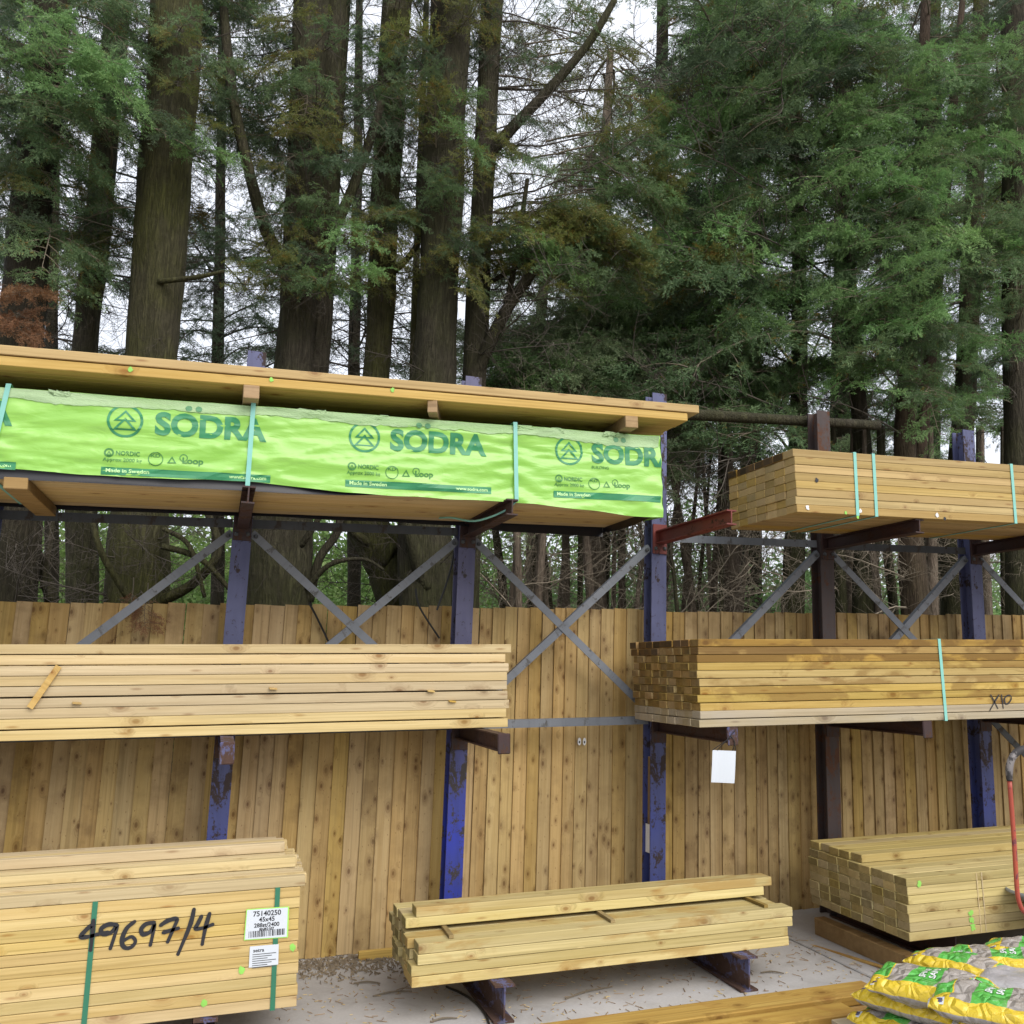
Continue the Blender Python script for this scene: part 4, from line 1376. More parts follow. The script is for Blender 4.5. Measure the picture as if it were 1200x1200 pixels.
def bag_mesh(seed, mat):
    nu, nv = 34, 24
    v, f = [], []
    def shape(u, w, side):
        L, Wd, T = 0.228, 0.150, 0.050
        e = 1 - 0.10 * (abs(w) ** 3)
        x = u * L * (1 - 0.045 * w * w)
        y = w * Wd * (1 - 0.06 * u * u)
        prof = (max(0, 1 - abs(u) ** 3.2) ** 0.5) * (max(0, 1 - abs(w) ** 3.5) ** 0.5)
        k = Vector((u * 2.1 + seed * 3.7, w * 2.1, side * 2.0))
        z = side * T * prof * (1 + 0.35 * noise.noise(k)) + 0.009 * noise.noise(k * 2.7) * prof
        z += 0.006 * math.sin(14 * u + 6 * w + seed) * (abs(u) ** 2)
        z += 0.012 * noise.noise(Vector((u * 1.1 + seed, w * 1.1, 4)))
        return (x, y, z)
    for side in (1, -1):
        for j in range(nv):
            for i in range(nu):
                u = -1 + 2 * i / (nu - 1)
                w = -1 + 2 * j / (nv - 1)
                v.append(shape(math.sin(u * math.pi / 2) ** 1 if True else u, math.sin(w * math.pi / 2), side))
    for s_ in (0, 1):
        b = s_ * nu * nv
        for j in range(nv - 1):
            for i in range(nu - 1):
                q = (b + j * nu + i, b + j * nu + i + 1, b + (j + 1) * nu + i + 1, b + (j + 1) * nu + i)
                f.append(q if s_ == 0 else q[::-1])
    me = mesh('bag', v, f, mat, True)
    bm = bmesh.new()
    bm.from_mesh(me)
    bmesh.ops.remove_doubles(bm, verts=bm.verts, dist=0.0012)
    bm.to_mesh(me)
    bm.free()
    me.polygons.foreach_set('use_smooth', [True] * len(me.polygons))
    return me
def surface_z(me, x, y):
    best, bz = 9, 0
    for v in me.vertices:
        if v.co.z > -0.004:
            d = (v.co.x - x) ** 2 + (v.co.y - y) ** 2
            if d < best:
                best, bz = d, v.co.z
    return bz
bagm = [bag_mesh(s_, M['bag']) for s_ in (1, 4, 9)]
bagb = bag_mesh(6, M['bag_back'])
def drape(me, x, y, w, h, mat, name, par, txt=None, rot=0.0):
    """small print laid on the curved top of a bag"""
    if txt:
        m2 = text_mesh(txt, h, h * 0.03, 1.0, 'CENTER')
        vv = [(v.co.x, v.co.y) for v in m2.vertices]
    else:
        m2 = mesh('p', [(0, 0, 0)] * 25, [(j * 5 + i, j * 5 + i + 1, j * 5 + i + 6, j * 5 + i + 5) for j in range(4) for i in range(4)], mat)
        vv = [((i / 4 - .5) * w, (j / 4 - .5) * h) for j in range(5) for i in range(5)]
    for v, (a, b) in zip(m2.vertices, vv):
        xx = x + a * math.cos(rot) - b * math.sin(rot)
        yy = y + a * math.sin(rot) + b * math.cos(rot)
        # inverse-distance mean of nearby surface points
        s0 = s1 = 0
        for q in me.vertices:
            if q.co.z < -0.004: continue
            d2 = (q.co.x - xx) ** 2 + (q.co.y - yy) ** 2
            if d2 < 0.0012:
                wq = 1 / (d2 + 2e-5)
                s0 += wq
                s1 += wq * q.co.z
        v.co = Vector((xx, yy, (s1 / s0 if s0 else surface_z(me, xx, yy)) + 0.0035))
    m2.materials.clear()
    m2.materials.append(mat)
    return link(name, m2, par)
pal = empty('pallet', W(3.0, 3.2, 0))
tag(pal, 'grey timber pallet under the pile of sand bags', 'pallet')
for i in range(6):
    link('deck_board', cbox(0.10, 1.1, 0.02, 0.002, M['grey_board']), pal, W(2.72 + i * 0.19, 3.13, 0.105) - pal.location, (0, TILT, 0))
for j in range(3):
    link('block_row', cbox(1.05, 0.09, 0.09, 0.003, M['grey_board']), pal, W(3.195, 2.64 + j * 0.49, 0.0475) - pal.location, (0, TILT, 0))
BAGS = [  # px, py of the centre of the top, top height, turn about Z, tilt, mesh, label
    (1047, 1187, 0.215, -1.30, 0.0, 0, 'lowest visible yellow and green sand bag at left of pile'),
    (1108, 1200, 0.215, -1.25, 0.0, 1, 'low yellow and green sand bag at front of pile'),
    (1052, 1158, 0.305, -1.20, 0.0, 2, 'sand bag sandwiched under the top left bag of pile'),
    (1140, 1178, 0.305, -1.30, 0.0, 0, 'sand bag hidden under the front top bag of pile'),
    (1068, 1139, 0.400, -1.05, 0.10, 1, 'top left sand bag with green band and yellow long side'),
    (1108, 1117, 0.370, -1.12, 0.0, 2, 'sand bag at the back behind the top left bag'),
    (1146, 1161, 0.415, -0.95, 0.05, 0, 'front top sand bag with brown dirty yellow corner'),
    (1160, 1112, 0.390, -0.70, 0.0, 1, 'back right sand bag against the low timber bundle'),
    (1195, 1140, 0.380, -0.9, 0.0, 'b', 'clear grey backed sand bag at right edge of pile'),
    (1196, 1104, 0.400, -0.9, 0.0, 2, 'rearmost sand bag at right edge near the hand cart'),
]
for i, (px, py, ht, rz, tl, mk, lb) in enumerate(BAGS):
    px += 22
    p = G(px, py, ht)
    root = empty('sand_bag', W(p.x, p.y, ht - 0.055), (tl, TILT, rz))
    me = bagb if mk == 'b' else bagm[mk]
    link('bag', me, root)
    tag(root, lb, 'sand bag', 'pile of sand bags')
    if mk != 'b' and i >= 2:
        drape(me, -0.01, 0.02, 0, 0.034, M['white_tag'], 'print', root, 'SHARP', math.pi / 2)
        drape(me, 0.028, 0.02, 0, 0.034, M['white_tag'], 'print', root, 'SAND', math.pi / 2)
    if mk != 'b':
        lbq = drape(me, 0.178, 0.02, 0.035, 0.045, M['paper'], 'barcode_patch', root)
        o = drape(me, 0.178, 0.02, 0.022, 0.030, M['rust_blue'], 'barcode', root)
        for vtx in o.data.vertices: vtx.co.z += 0.002
        drape(me, -0.178, -0.118, 0.035, 0.03, M['paper'], 'barcode_patch', root)
        o = drape(me, -0.178, -0.118, 0.022, 0.018, M['rust_blue'], 'barcode', root)
        for vtx in o.data.vertices: vtx.co.z += 0.002

# ------------------------------------------------------------------ hand cart at the right edge
hc = empty('hand_cart', W(4.0, 3.8, 0))
tag(hc, 'hand cart at right edge with orange tubular handle and grey tray', 'hand cart')
M['orange_tube'] = painted_steel('orange tube', (0.42, 0.085, 0.045), (0.36, 0.07, 0.05), (0.25, 0.07, 0.09), 0.3, 0.4)
M['tape'] = painted_steel('wrapped grip', (0.30, 0.27, 0.26), (0.12, 0.11, 0.11), (0.05, 0.045, 0.045), 0.8, 0.4)
M['tray'] = plain('grey tray', (0.25, 0.26, 0.27), 0.5)
M['tyre'] = plain('black tyre', (0.02, 0.02, 0.02), 0.8)
YH = 3.8
for dy, dxx in ((0.0, 0.0), (0.42, 0.62)):
    a0 = onY(1183, 915, YH)
    pth = [onY(1290, 1092, YH), onY(1230, 1080, YH), onY(1205, 1071, YH), onY(1198, 1066, YH), onY(1193, 1052, YH), onY(1191, 1030, YH), onY(1188, 980, YH), a0]
    pth = [p + Vector((dxx, dy, 0)) for p in pth]
    pts, rd = smooth_path(pth, [0.011] * 8, 5)
    vs, fs_ = tube_data([p - hc.location for p in pts], rd, 12)
    link('handle_tube', mesh('handle_tube', vs, fs_, M['orange_tube'], True), hc)
    pth = [a0, onY(1182.5, 902, YH), onY(1185, 890, YH), onY(1192, 881, YH), onY(1204, 877, YH), onY(1222, 876, YH)]
    pth = [p + Vector((dxx, dy, 0)) for p in pth]
    pts, rd = smooth_path(pth, [0.0145, 0.019, 0.018, 0.019, 0.018, 0.017], 5)
    vs, fs_ = tube_data([p - hc.location for p in pts], rd, 12, True, 0.15, 2)
    link('grip', mesh('grip', vs, fs_, M['tape'], True), hc)
lip = local(hc, onY(1180, 1072, YH))
TX0 = onY(1180, 1072, YH).x
tz = onY(1180, 1072, YH).z - S * TX0
v, f = [], []
prof = [(0.0, 0.0), (-0.004, -0.012), (0.05, -0.03), (0.10, -0.10), (0.14, -0.19), (0.16, -0.20)]
nseg = 40
cxt, cyt = TX0 + 0.83, YH + 0.24
for (ins, dz) in prof:
    for k in range(nseg):
        a = 2 * math.pi * k / nseg
        ca, sa = math.cos(a), math.sin(a)
        ex = abs(ca) ** 0.6 * (1 if ca > 0 else -1) * (0.42 - ins)
        ey = abs(sa) ** 0.6 * (1 if sa > 0 else -1) * (0.30 - ins)
        v.append(Vector((cxt + ex, cyt + ey, tz + dz + S * (cxt + ex))) - hc.location)
for r_ in range(len(prof) - 1):
    for k in range(nseg):
        k2 = (k + 1) % nseg
        f.append((r_ * nseg + k, r_ * nseg + k2, (r_ + 1) * nseg + k2, (r_ + 1) * nseg + k))
f.append(tuple((len(prof) - 1) * nseg + k for k in range(nseg)))
o = link('tray', mesh('tray', v, f, M['tray'], True), hc)
md = o.modifiers.new('s', 'SOLIDIFY')
md.thickness = 0.006
for dy in (-0.05, 0.5):
    pts = []
    for k in range(25):
        a = 2 * math.pi * k / 24
        pts.append(Vector((cxt + 0.05 + 0.13 * math.cos(a), YH + dy, 0.165 + S * (cxt + .05) + 0.13 * math.sin(a))))
    vs, fs_ = tube_data([p - hc.location for p in pts], [0.035] * 25, 10, False)
    w_ = link('wheel', mesh('tyre', vs, fs_, M['tyre'], True), hc)
    vs, fs_ = tube_data([Vector((cxt + .05, YH + dy - 0.03, 0.165 + S * (cxt + .05))) - hc.location, Vector((cxt + .05, YH + dy + 0.03, 0.165 + S * (cxt + .05))) - hc.location], [0.1, 0.1], 20)
    link('rim', mesh('rim', vs, fs_, M['tray']), w_)
vs, fs_ = tube_data([Vector((cxt + .05, YH - .05, 0.165 + S * (cxt + .05))) - hc.location, Vector((cxt + .05, YH + 0.5, 0.165 + S * (cxt + .05))) - hc.location], [0.012, 0.012], 8)
link('axle', mesh('axle', vs, fs_, M['dark_galv']), hc)
for dx in (-0.2, 0.25):
    link('frame_bar', cbox(0.03, 0.5, max(0.02, tz - 0.2 - 0.165 + 0.04), 0.002, M['orange_tube']), hc, W(cxt + dx, cyt, (tz - 0.2 + 0.165) / 2) - hc.location)

# ------------------------------------------------------------------ foliage prototypes
def leaf_quads(p, d, nrm, L, w):
    s_ = d.cross(nrm)
    return [p, p + d * (L * 0.45) + s_ * (w / 2), p + d * L, p + d * (L * 0.45) - s_ * (w / 2)]
def make_frond(seed, L=0.30):
    """one plumose spray: irregular side shoots set all round a drooping axis"""
    r = random.Random(seed)
    Q = []
    n = 12
    for i in range(n):
        t = (i + r.uniform(0.2, 0.9)) / n
        base = Vector((t * L, 0.02 * math.sin(t * 5 + seed), -0.34 * L * t * t))
        for sd in (1, -1):
            if r.random() < 0.16:
                continue
            pl = L * 0.46 * (0.4 + t) * (1.04 - t) ** 0.8 * r.uniform(0.45, 1.35)
            a = math.radians(r.uniform(28, 62)) * sd
            d = Vector((math.cos(a), math.sin(a), r.uniform(-0.75, 0.45))).normalized()
            m = max(1, int(pl / 0.019))
            for j in range(m):
                q = base + d * (pl * (j + 0.3) / m) + Vector((0, 0, -0.9 * (pl * j / m) ** 2))
                nrm = Vector((r.uniform(-1, 1), r.uniform(-1, 1), 1)).normalized()
                for s2 in (1, -1):
                    if r.random() < 0.12:
                        continue
                    b = a + s2 * math.radians(r.uniform(18, 48))
                    dd = Vector((math.cos(b), math.sin(b), d.z + r.uniform(-0.45, 0.3))).normalized()
                    Q.append(leaf_quads(q, dd, nrm, r.uniform(0.020, 0.042), r.uniform(0.0075, 0.0125)))
            Q.append(leaf_quads(base, d, Vector((0, 0, 1)), pl * 1.05, 0.005))
    Q.append(leaf_quads(Vector((0, 0, 0)), Vector((1, 0, -0.2)).normalized(), Vector((0, 0, 1)), L, 0.006))
    return np.array([[tuple(p) for p in q] for q in Q], dtype=np.float32).reshape(-1, 3)
FR = [make_frond(s_, 0.24 + 0.03 * (s_ % 4)) for s_ in range(8)]
def rot_to(d, roll):
    x_ = d.normalized()
    up = Vector((0, 0, 1)) if abs(x_.z) < 0.95 else Vector((0, 1, 0))
    y_ = up.cross(x_).normalized()
    z_ = x_.cross(y_)
    R0 = Matrix((x_, y_, z_)).transposed()
    return R0 @ Matrix.Rotation(roll, 3, 'X')
def np_mesh(name, verts, faces_q, extra_v, extra_f, mats):
    nv, ne = len(verts), len(extra_v)
    V = np.concatenate([verts, np.array(extra_v, dtype=np.float32).reshape(-1, 3)]) if ne else verts
    nq = faces_q
    me = bpy.data.meshes.new(name)
    me.vertices.add(len(V))
    me.vertices.foreach_set('co', V.astype(np.float32).ravel())
    ef = [tuple(i + nv for i in f) for f in extra_f]
    idx = list(range(nq * 4))
    loops = np.concatenate([np.arange(nq * 4, dtype=np.int32), np.array([i for f in ef for i in f], dtype=np.int32)]) if ef else np.arange(nq * 4, dtype=np.int32)
    starts = np.concatenate([np.arange(nq, dtype=np.int32) * 4, nq * 4 + np.arange(len(ef), dtype=np.int32) * 4]) if ef else np.arange(nq, dtype=np.int32) * 4
    me.loops.add(len(loops))
    me.loops.foreach_set('vertex_index', loops)
    me.polygons.add(len(starts))
    me.polygons.foreach_set('loop_start', starts)
    mi = np.zeros(len(starts), dtype=np.int32)
    mi[nq:] = 1
    for m in mats:
        me.materials.append(m)
    me.polygons.foreach_set('material_index', mi)
    me.update(calc_edges=True)
    me.validate()
    return me
def make_bough(seed, L=1.5, start=0.3, nsec=15, spread=0.5, hang=0.15):
    r = random.Random(seed)
    V = []
    ev, ef = [], []
    def tube(pts, rad):
        vs, fs_ = tube_data(pts, rad, 4, False)
        b = len(ev)
        ev.extend([tuple(p) for p in vs])
        ef.extend([tuple(i + b for i in q) for q in fs_])
    def main(t):
        return Vector((L * t, 0.06 * math.sin(t * 4 + seed), 0.10 * math.sin(t * 2.2) - hang * 2 * t * t))
    tube([main(i / 10) for i in range(11)], [0.016 * (1 - i / 11.5) for i in range(11)])
    def add_frond(p, d, roll, s_):
        R_ = np.array(rot_to(d, roll), dtype=np.float32)
        V.append((FR[r.randrange(8)] * s_) @ R_.T + np.array(p, dtype=np.float32))
    for i in range(nsec):
        t = start + (1 - start) * (i + 0.5) / nsec
        p = main(t)
        sd = 1 if i % 2 else -1
        a = math.radians(r.uniform(22, 75)) * sd
        sl = L * spread * (0.55 + 0.45 * math.sin(math.pi * (t - start) / (1.02 - start) * 0.8 + 0.5)) * r.uniform(0.5, 1.0) * 0.7
        d = Vector((math.cos(a), math.sin(a), r.uniform(-0.35, 0.35))).normalized()
        sp = [p + d * (sl * k / 4) + Vector((0, 0, -hang * (k / 4) ** 2 * sl)) for k in range(5)]
        tube(sp, [0.006, 0.005, 0.004, 0.003, 0.002])
        for k in range(1, 5):
            for s2 in ((1, -1) if k < 4 else (0,)):
                b = a + s2 * math.radians(r.uniform(25, 50))
                dd = Vector((math.cos(b), math.sin(b), r.uniform(-0.8, 0.3))).normalized()
                if r.random() < 0.80:
                    add_frond(sp[k], dd, r.uniform(-1.3, 1.3), r.uniform(0.55, 1.0))
    for k in range(3):
        add_frond(main(0.94 + 0.02 * k), Vector((1, r.uniform(-.5, .5), r.uniform(-.4, .2))), r.uniform(-.5, .5), r.uniform(0.7, 1.0))
    Vv = np.concatenate(V)
    return np_mesh('bough', Vv, len(Vv) // 4, ev, ef, [M['leaf'], M['twig']])
BOUGH = [make_bough(s_, 1.5, 0.22 + 0.06 * (s_ % 3), 11 + s_ % 5, 0.42 + 0.06 * (s_ % 3), 0.05 + 0.10 * (s_ % 4)) for s_ in range(10)]
def make_dead(seed, L=1.3, n=14, curl=0.5, thick=0.0085):
    r = random.Random(100 + seed)
    ev, ef = [], []
    def tube(pts, rad, sides=4):
        vs, fs_ = tube_data(pts, rad, sides, False)
        b = len(ev)
        ev.extend(vs)
        ef.extend([tuple(i + b for i in q) for q in fs_])
    def grow(p, d, L_, rad, lvl):
        k = 6 if lvl < 2 else 4
        pts = [p.copy()]
        c = Vector((r.uniform(-1, 1), r.uniform(-1, 1), r.uniform(-0.6, 1))) * curl
        q = p.copy()
        for i in range(k):
            d = (d + c * (0.9 / k) + Vector((r.uniform(-.16, .16), r.uniform(-.16, .16), r.uniform(-.16, .16)))).normalized()
            q = q + d * (L_ / k)
            pts.append(q.copy())
        tube(pts, [rad * (1 - 0.8 * i / k) + 0.0008 for i in range(k + 1)], 5 if lvl == 0 else 3)
        if lvl >= 2:
            return
        m = n if lvl == 0 else 6
        for i in range(m):
            t = (i + 1.2) / (m + 1)
            j = min(k - 1, int(t * k))
            pp = pts[j].lerp(pts[j + 1], t * k - j)
            dd = (pts[j + 1] - pts[j]).normalized()
            sd = Vector((r.uniform(-1, 1), r.uniform(-1, 1), r.uniform(-1, 1)))
            nd = (dd * 0.6 + (sd - dd * sd.dot(dd)).normalized() * 0.9).normalized()
            grow(pp, nd, L_ * r.uniform(0.25, 0.55) * (1.1 - 0.5 * t), rad * 0.42, lvl + 1)
    grow(Vector((0, 0, 0)), Vector((1, 0, 0.1)).normalized(), L, thick, 0)
    return mesh('dead_branch', ev, ef, [M['twig']], True)
DEAD = [make_dead(s_, 1.3, 11 + s_ % 3, 0.35 + 0.12 * (s_ % 4)) for s_ in range(6)]

# ------------------------------------------------------------------ trees
class Tree:
    pass
TREES = []
def px_r(px, py, Y, w):
    """radius in metres of a trunk that shows w pixels wide"""
    d = ray(px, py)
    k = Y / d.y
    return w * 0.5 * k / FPX
def tree(name, label, Y, path, bark, top=9.0, group=None, limbs=(), stub=True, sides=20, twin=None):
    T = Tree()
    pts = [onY(a, b, Y) for (a, b, w) in path]
    rad = [px_r(a, b, Y, w) for (a, b, w) in path]
    # down to the ground
    d = (pts[0] - pts[1]).normalized()
    g = pts[0].copy()
    zg = S * g.x - 0.15
    k = (zg - g.z) / d.z if abs(d.z) > 0.2 else 0
    foot = g + d * k * 0.7 + Vector((0, 0, (zg - g.z) - d.z * k * 0.7))
    pts = [foot] + pts
    rad = [rad[0] * 1.22] + rad
    if top and pts[-1].z < top:
        d = (pts[-1] - pts[-2]).normalized()
        k = (top - pts[-1].z) / max(0.3, d.z)
        pts.append(pts[-1] + d * k)
        rad.append(rad[-1] * 0.45)
    T.base = Vector((foot.x, foot.y, S * foot.x))
    T.root = empty(name, T.base)
    tag(T.root, label, 'tree', group)
    P, Rr = smooth_path(pts, rad, 14)
    vs, fs_ = tube_data([p - T.base for p in P], Rr, sides, True, 0.17, len(TREES))
    link('trunk', mesh('trunk', vs, fs_, bark, True), T.root)
    T.P, T.R, T.Y, T.bark = P, Rr, Y, bark
    if twin:
        P2, R2 = smooth_path([onY(a, b, Y + 0.1) for (a, b, w) in twin], [px_r(a, b, Y, w) for (a, b, w) in twin], 8)
        dd = (P2[-1] - P2[-2]).normalized()
        P2.append(P2[-1] + dd * 3.0)
        R2.append(R2[-1] * 0.4)
        vs, fs_ = tube_data([p - T.base for p in P2], R2, sides, True, 0.10, len(TREES) + 50)
        link('second_trunk', mesh('second_trunk', vs, fs_, bark, True), T.root)
    for lb in limbs:
        P2, R2 = smooth_path([onY(a, b, Y + dy) for (a, b, w, dy) in lb], [px_r(a, b, Y + dy, w) for (a, b, w, dy) in lb], 6)
        vs, fs_ = tube_data([p - T.base for p in P2], R2, 8, True, 0.12, 9)
        link('limb', mesh('limb', vs, fs_, bark, True), T.root)
    TREES.append(T)
    return T
def trunk_at(T, z):
    best = min(range(len(T.P)), key=lambda i: abs(T.P[i].z - z))
    return T.P[best], T.R[best]
def set_mats(o, mats):
    for i, m in enumerate(mats):
        o.material_slots[i].link = 'OBJECT'
        o.material_slots[i].material = m
def place(T, me, target, rnd, mats, name, rise=0.25, fixed=None, L0=1.5, smin=0.55, smax=1.9, reach=None):
    """one branch from the trunk of T out to the target point"""
    if fixed is None:
        z0 = target.z + rise * rnd.uniform(-0.6, 1.4)
        o_, r_ = trunk_at(T, z0)
        org = o_.copy()
        if reach and (target - org).length > reach:
            v_ = (target - org)
            org = target - v_.normalized() * reach
    else:
        org = fixed
    v_ = target - org
    L = max(0.25, v_.length)
    s_ = min(smax, max(smin, L / (L0 * 0.85)))
    Rm = rot_to(v_, rnd.uniform(-0.45, 0.45)).to_4x4()
    o = link(name, me, T.root)
    o.matrix_local = Matrix.Translation(org - T.base) @ Rm @ Matrix.Scale(s_, 4)
    if mats:
        set_mats(o, mats)
    return o
bk2 = M['bark_red'] = m_bark('reddish bark', (0.075, 0.052, 0.038), (0.12, 0.086, 0.062), (0.06, 0.055, 0.025), 0.45)
bk, bm_, bd, bp = M['bark'], M['bark_moss'], M['bark_dark'], M['bark_pale']
tA = tree('conifer_tree', 'dark trunked conifer at the left edge with brown dead spray', 7.2, [(12, 705, 58), (20, 560, 54), (26, 400, 50), (42, 200, 46), (62, 0, 42)], bd)
tB = tree('conifer_tree', 'slim conifer between the left edge tree and the thick mossy trunk', 8.0, [(96, 705, 34), (95, 560, 32), (100, 410, 29), (116, 250, 30), (132, 80, 30), (140, 0, 28)], bk,
          limbs=[[(62, 705, 17, -.6), (46, 655, 14, -.65), (28, 622, 12, -.7), (26, 585, 11, -.7)], [(50, 690, 8, -.7), (58, 640, 7, -.75), (62, 600, 6, -.75)]])
tC = tree('conifer_tree', 'thickest smooth mossy trunk standing behind the left of the rack', 7.0, [(160, 705, 74), (168, 560, 64), (179, 415, 57), (190, 250, 58), (204, 60, 58), (208, 0, 57)], bm_,
          limbs=[[(185, 705, 15, -.1), (226, 684, 11, -.2), (256, 645, 9, -.25), (243, 600, 8, -.25)], [(190, 640, 8, -.2), (235, 655, 7, -.3), (272, 694, 5, -.35)], [(150, 700, 9, -.35), (120, 650, 8, -.4), (105, 600, 7, -.4)], [(192, 620, 6, -.2), (222, 640, 6, -.3), (240, 700, 5, -.3)], [(186, 330, 7, -.2), (230, 325, 6, -.35), (262, 318, 4, -.45)]])
tD = tree('conifer_tree', 'twin trunked conifer right of the thick mossy trunk', 7.4, [(322, 705, 82), (328, 600, 72), (340, 480, 46), (347, 400, 42), (354, 250, 40), (366, 0, 40)], bk,
          twin=[(338, 620, 40), (360, 500, 36), (372, 410, 32), (380, 250, 32), (396, 0, 32)],
          limbs=[[(338, 320, 17, -.05), (312, 270, 15, -.15), (292, 200, 13, -.25), (272, 110, 12, -.3), (262, 10, 10, -.35)], [(380, 290, 15, -.1), (405, 240, 13, -.2), (428, 180, 11, -.3), (447, 120, 9, -.4)], [(362, 705, 11, -.1), (374, 655, 10, -.15), (396, 622, 9, -.2), (398, 585, 8, -.2)], [(360, 690, 7, -.2), (386, 662, 6, -.3), (425, 655, 4, -.35), (450, 668, 3, -.4)], [(352, 640, 8, -.2), (372, 610, 7, -.3), (380, 580, 6, -.3)]])
tE = tree('conifer_tree', 'leaning conifer trunk between the twin trunks and the bright blue post', 7.8, [(468, 705, 52), (448, 650, 52), (428, 600, 48), (430, 510, 36), (442, 430, 31), (452, 220, 33), (466, 0, 33)], bm_,
          limbs=[[(448, 660, 14, -.15), (466, 630, 12, -.2), (474, 600, 11, -.2), (470, 570, 10, -.2)], [(440, 640, 12, -.1), (412, 622, 10, -.2), (400, 590, 9, -.2)], [(447, 330, 9, -.1), (480, 300, 7, -.3), (505, 255, 5, -.4)]])
tF = tree('conifer_tree', 'stout dark conifer trunk behind the bright blue post', 7.3, [(500, 705, 66), (497, 610, 60), (506, 480, 50), (510, 410, 48), (519, 200, 47), (529, 0, 45)], bk,
          limbs=[[(520, 705, 26, -.05), (545, 650, 24, -.1), (560, 580, 18, -.1)], [(500, 690, 22, -.15), (485, 640, 18, -.2), (470, 600, 12, -.2)]])
tG = tree('conifer_tree', 'slender conifer with long limbs sweeping right above the green bundle', 7.5, [(548, 705, 30), (551, 560, 28), (557, 420, 28), (566, 220, 26), (577, 0, 26)], bk,
          limbs=[[(553, 450, 17, 0), (582, 385, 15, -.2), (612, 335, 13, -.35), (650, 290, 10, -.5), (700, 255, 6, -.6)],
                 [(566, 190, 14, 0), (600, 150, 13, -.2), (640, 108, 12, -.4), (690, 50, 10, -.6), (720, 0, 8, -.7)],
                 [(590, 375, 8, -.2), (605, 300, 7, -.3), (618, 210, 5, -.4)],
                 [(575, 330, 6, -.05), (640, 300, 5, -.3), (735, 290, 3, -.6)]])
tH = tree('young_conifer', 'pole thin sapling between the leaning and the stout trunk', 8.4, [(480, 705, 8), (484, 430, 8), (492, 200, 7), (500, 0, 6)], bm_, 7)
tI = tree('conifer_tree', 'straight slim conifer seen above the gap left of the brown post', 7.8, [(930, 705, 26), (934, 560, 22), (937, 460, 19), (936, 300, 17), (932, 120, 14), (928, 0, 12)], bk)
tJ = tree('conifer_tree', 'conifer with crooked trunk just right of the brown post', 7.4, [(1012, 712, 26), (1014, 620, 22), (1010, 520, 20), (1002, 420, 17), (990, 240, 14), (980, 0, 10)], bk)
tK = tree('conifer_tree', 'forked reddish conifer trunk left of the right hand blue post', 7.0, [(1072, 712, 32), (1066, 620, 27), (1060, 520, 24), (1066, 400, 20), (1078, 200, 15), (1085, 0, 11)], bk2,
          twin=[(1075, 600, 18), (1078, 530, 16), (1090, 420, 14), (1110, 200, 12)])
tL = tree('conifer_tree', 'conifer trunk at the right edge of the picture', 6.9, [(1198, 720, 34), (1196, 600, 32), (1192, 440, 30), (1190, 220, 28), (1188, 0, 26)], bk)
tM = tree('conifer_tree', 'dark conifer behind the right hand blue post', 8.2, [(1120, 715, 34), (1118, 620, 30), (1130, 480, 24), (1140, 250, 20), (1150, 0, 16)], bk)
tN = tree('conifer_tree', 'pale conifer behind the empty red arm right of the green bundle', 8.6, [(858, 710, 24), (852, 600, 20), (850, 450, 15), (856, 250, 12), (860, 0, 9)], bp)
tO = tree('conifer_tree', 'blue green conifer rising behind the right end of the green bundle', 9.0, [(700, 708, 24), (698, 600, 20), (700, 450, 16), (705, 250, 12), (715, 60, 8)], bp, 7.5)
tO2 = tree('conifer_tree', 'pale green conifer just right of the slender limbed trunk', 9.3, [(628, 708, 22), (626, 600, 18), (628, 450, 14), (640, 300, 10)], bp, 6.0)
# far trees that close the view
FAR = []
for i, (px, Y, lb) in enumerate(((770, 12.5, 'far conifer behind the middle gap above the log'), (880, 13.5, 'far conifer behind the slim tree by the brown post'), (985, 12.0, 'far conifer behind the crooked trunk by the brown post'), (1090, 13.0, 'far conifer behind the forked reddish trunk'), (1190, 12.0, 'far conifer behind the right edge trunk'), (1290, 12.5, 'far conifer beyond the right edge of the picture'))):
    FAR.append(tree('far_conifer', lb, Y, [(px, 700, 26), (px, 450, 22), (px + 4, 200, 17), (px + 6, 0, 12)], bd, 11, None))
for i, (px, Y, lb) in enumerate(((60, 12.0, 'far dark conifer seen between the two leftmost trunks'), (255, 12.5, 'far dark conifer seen between mossy and twin trunks'), (415, 13.0, 'far dark conifer seen right of the twin trunks'), (-80, 12.0, 'far dark conifer beyond the left edge of the picture'))):
    FAR.append(tree('far_conifer', lb, Y, [(px, 700, 16), (px, 450, 14), (px + 4, 200, 11), (px + 6, 0, 8)], bd, 11, None))

rnd = random.Random(2024)
def pick(ws):
    k = rnd.uniform(0, sum(w for w, _ in ws))
    for w, v in ws:
        k -= w
        if k <= 0:
            return v
    return ws[-1][1]
def fill(trees, n, box, Yr, mats, smax=1.7, reach=2.3, keep=None, twig='twig', rise=0.3):
    c = 0
    while c < n:
        px, py = rnd.uniform(box[0], box[2]), rnd.uniform(box[1], box[3])
        if keep and rnd.random() > keep(px, py):
            continue
        Y = rnd.uniform(*Yr)
        tg = onY(px, py, Y)
        T = min(trees, key=lambda t: (trunk_at(t, tg.z)[0] - tg).length * rnd.uniform(0.8, 1.25))
        place(T, rnd.choice(BOUGH), tg, rnd, [M[pick(mats)], M[twig]], 'bough', rise, None, 1.5, 0.5, smax, reach)
        c += 1
right = [tI, tJ, tK, tL, tM, tN]
# far wall of foliage, right half
fill(FAR[:6], 320, (640, -120, 1290, 540), (10.2, 13.0), [(2, 'leaf_dark'), (5, 'leaf'), (2, 'leaf_blue'), (1, 'leaf_olive')], 1.6, 2.6, lambda x, y: 0.05 if x < 800 and y < 260 else (0.12 if x < 740 else 1.0))
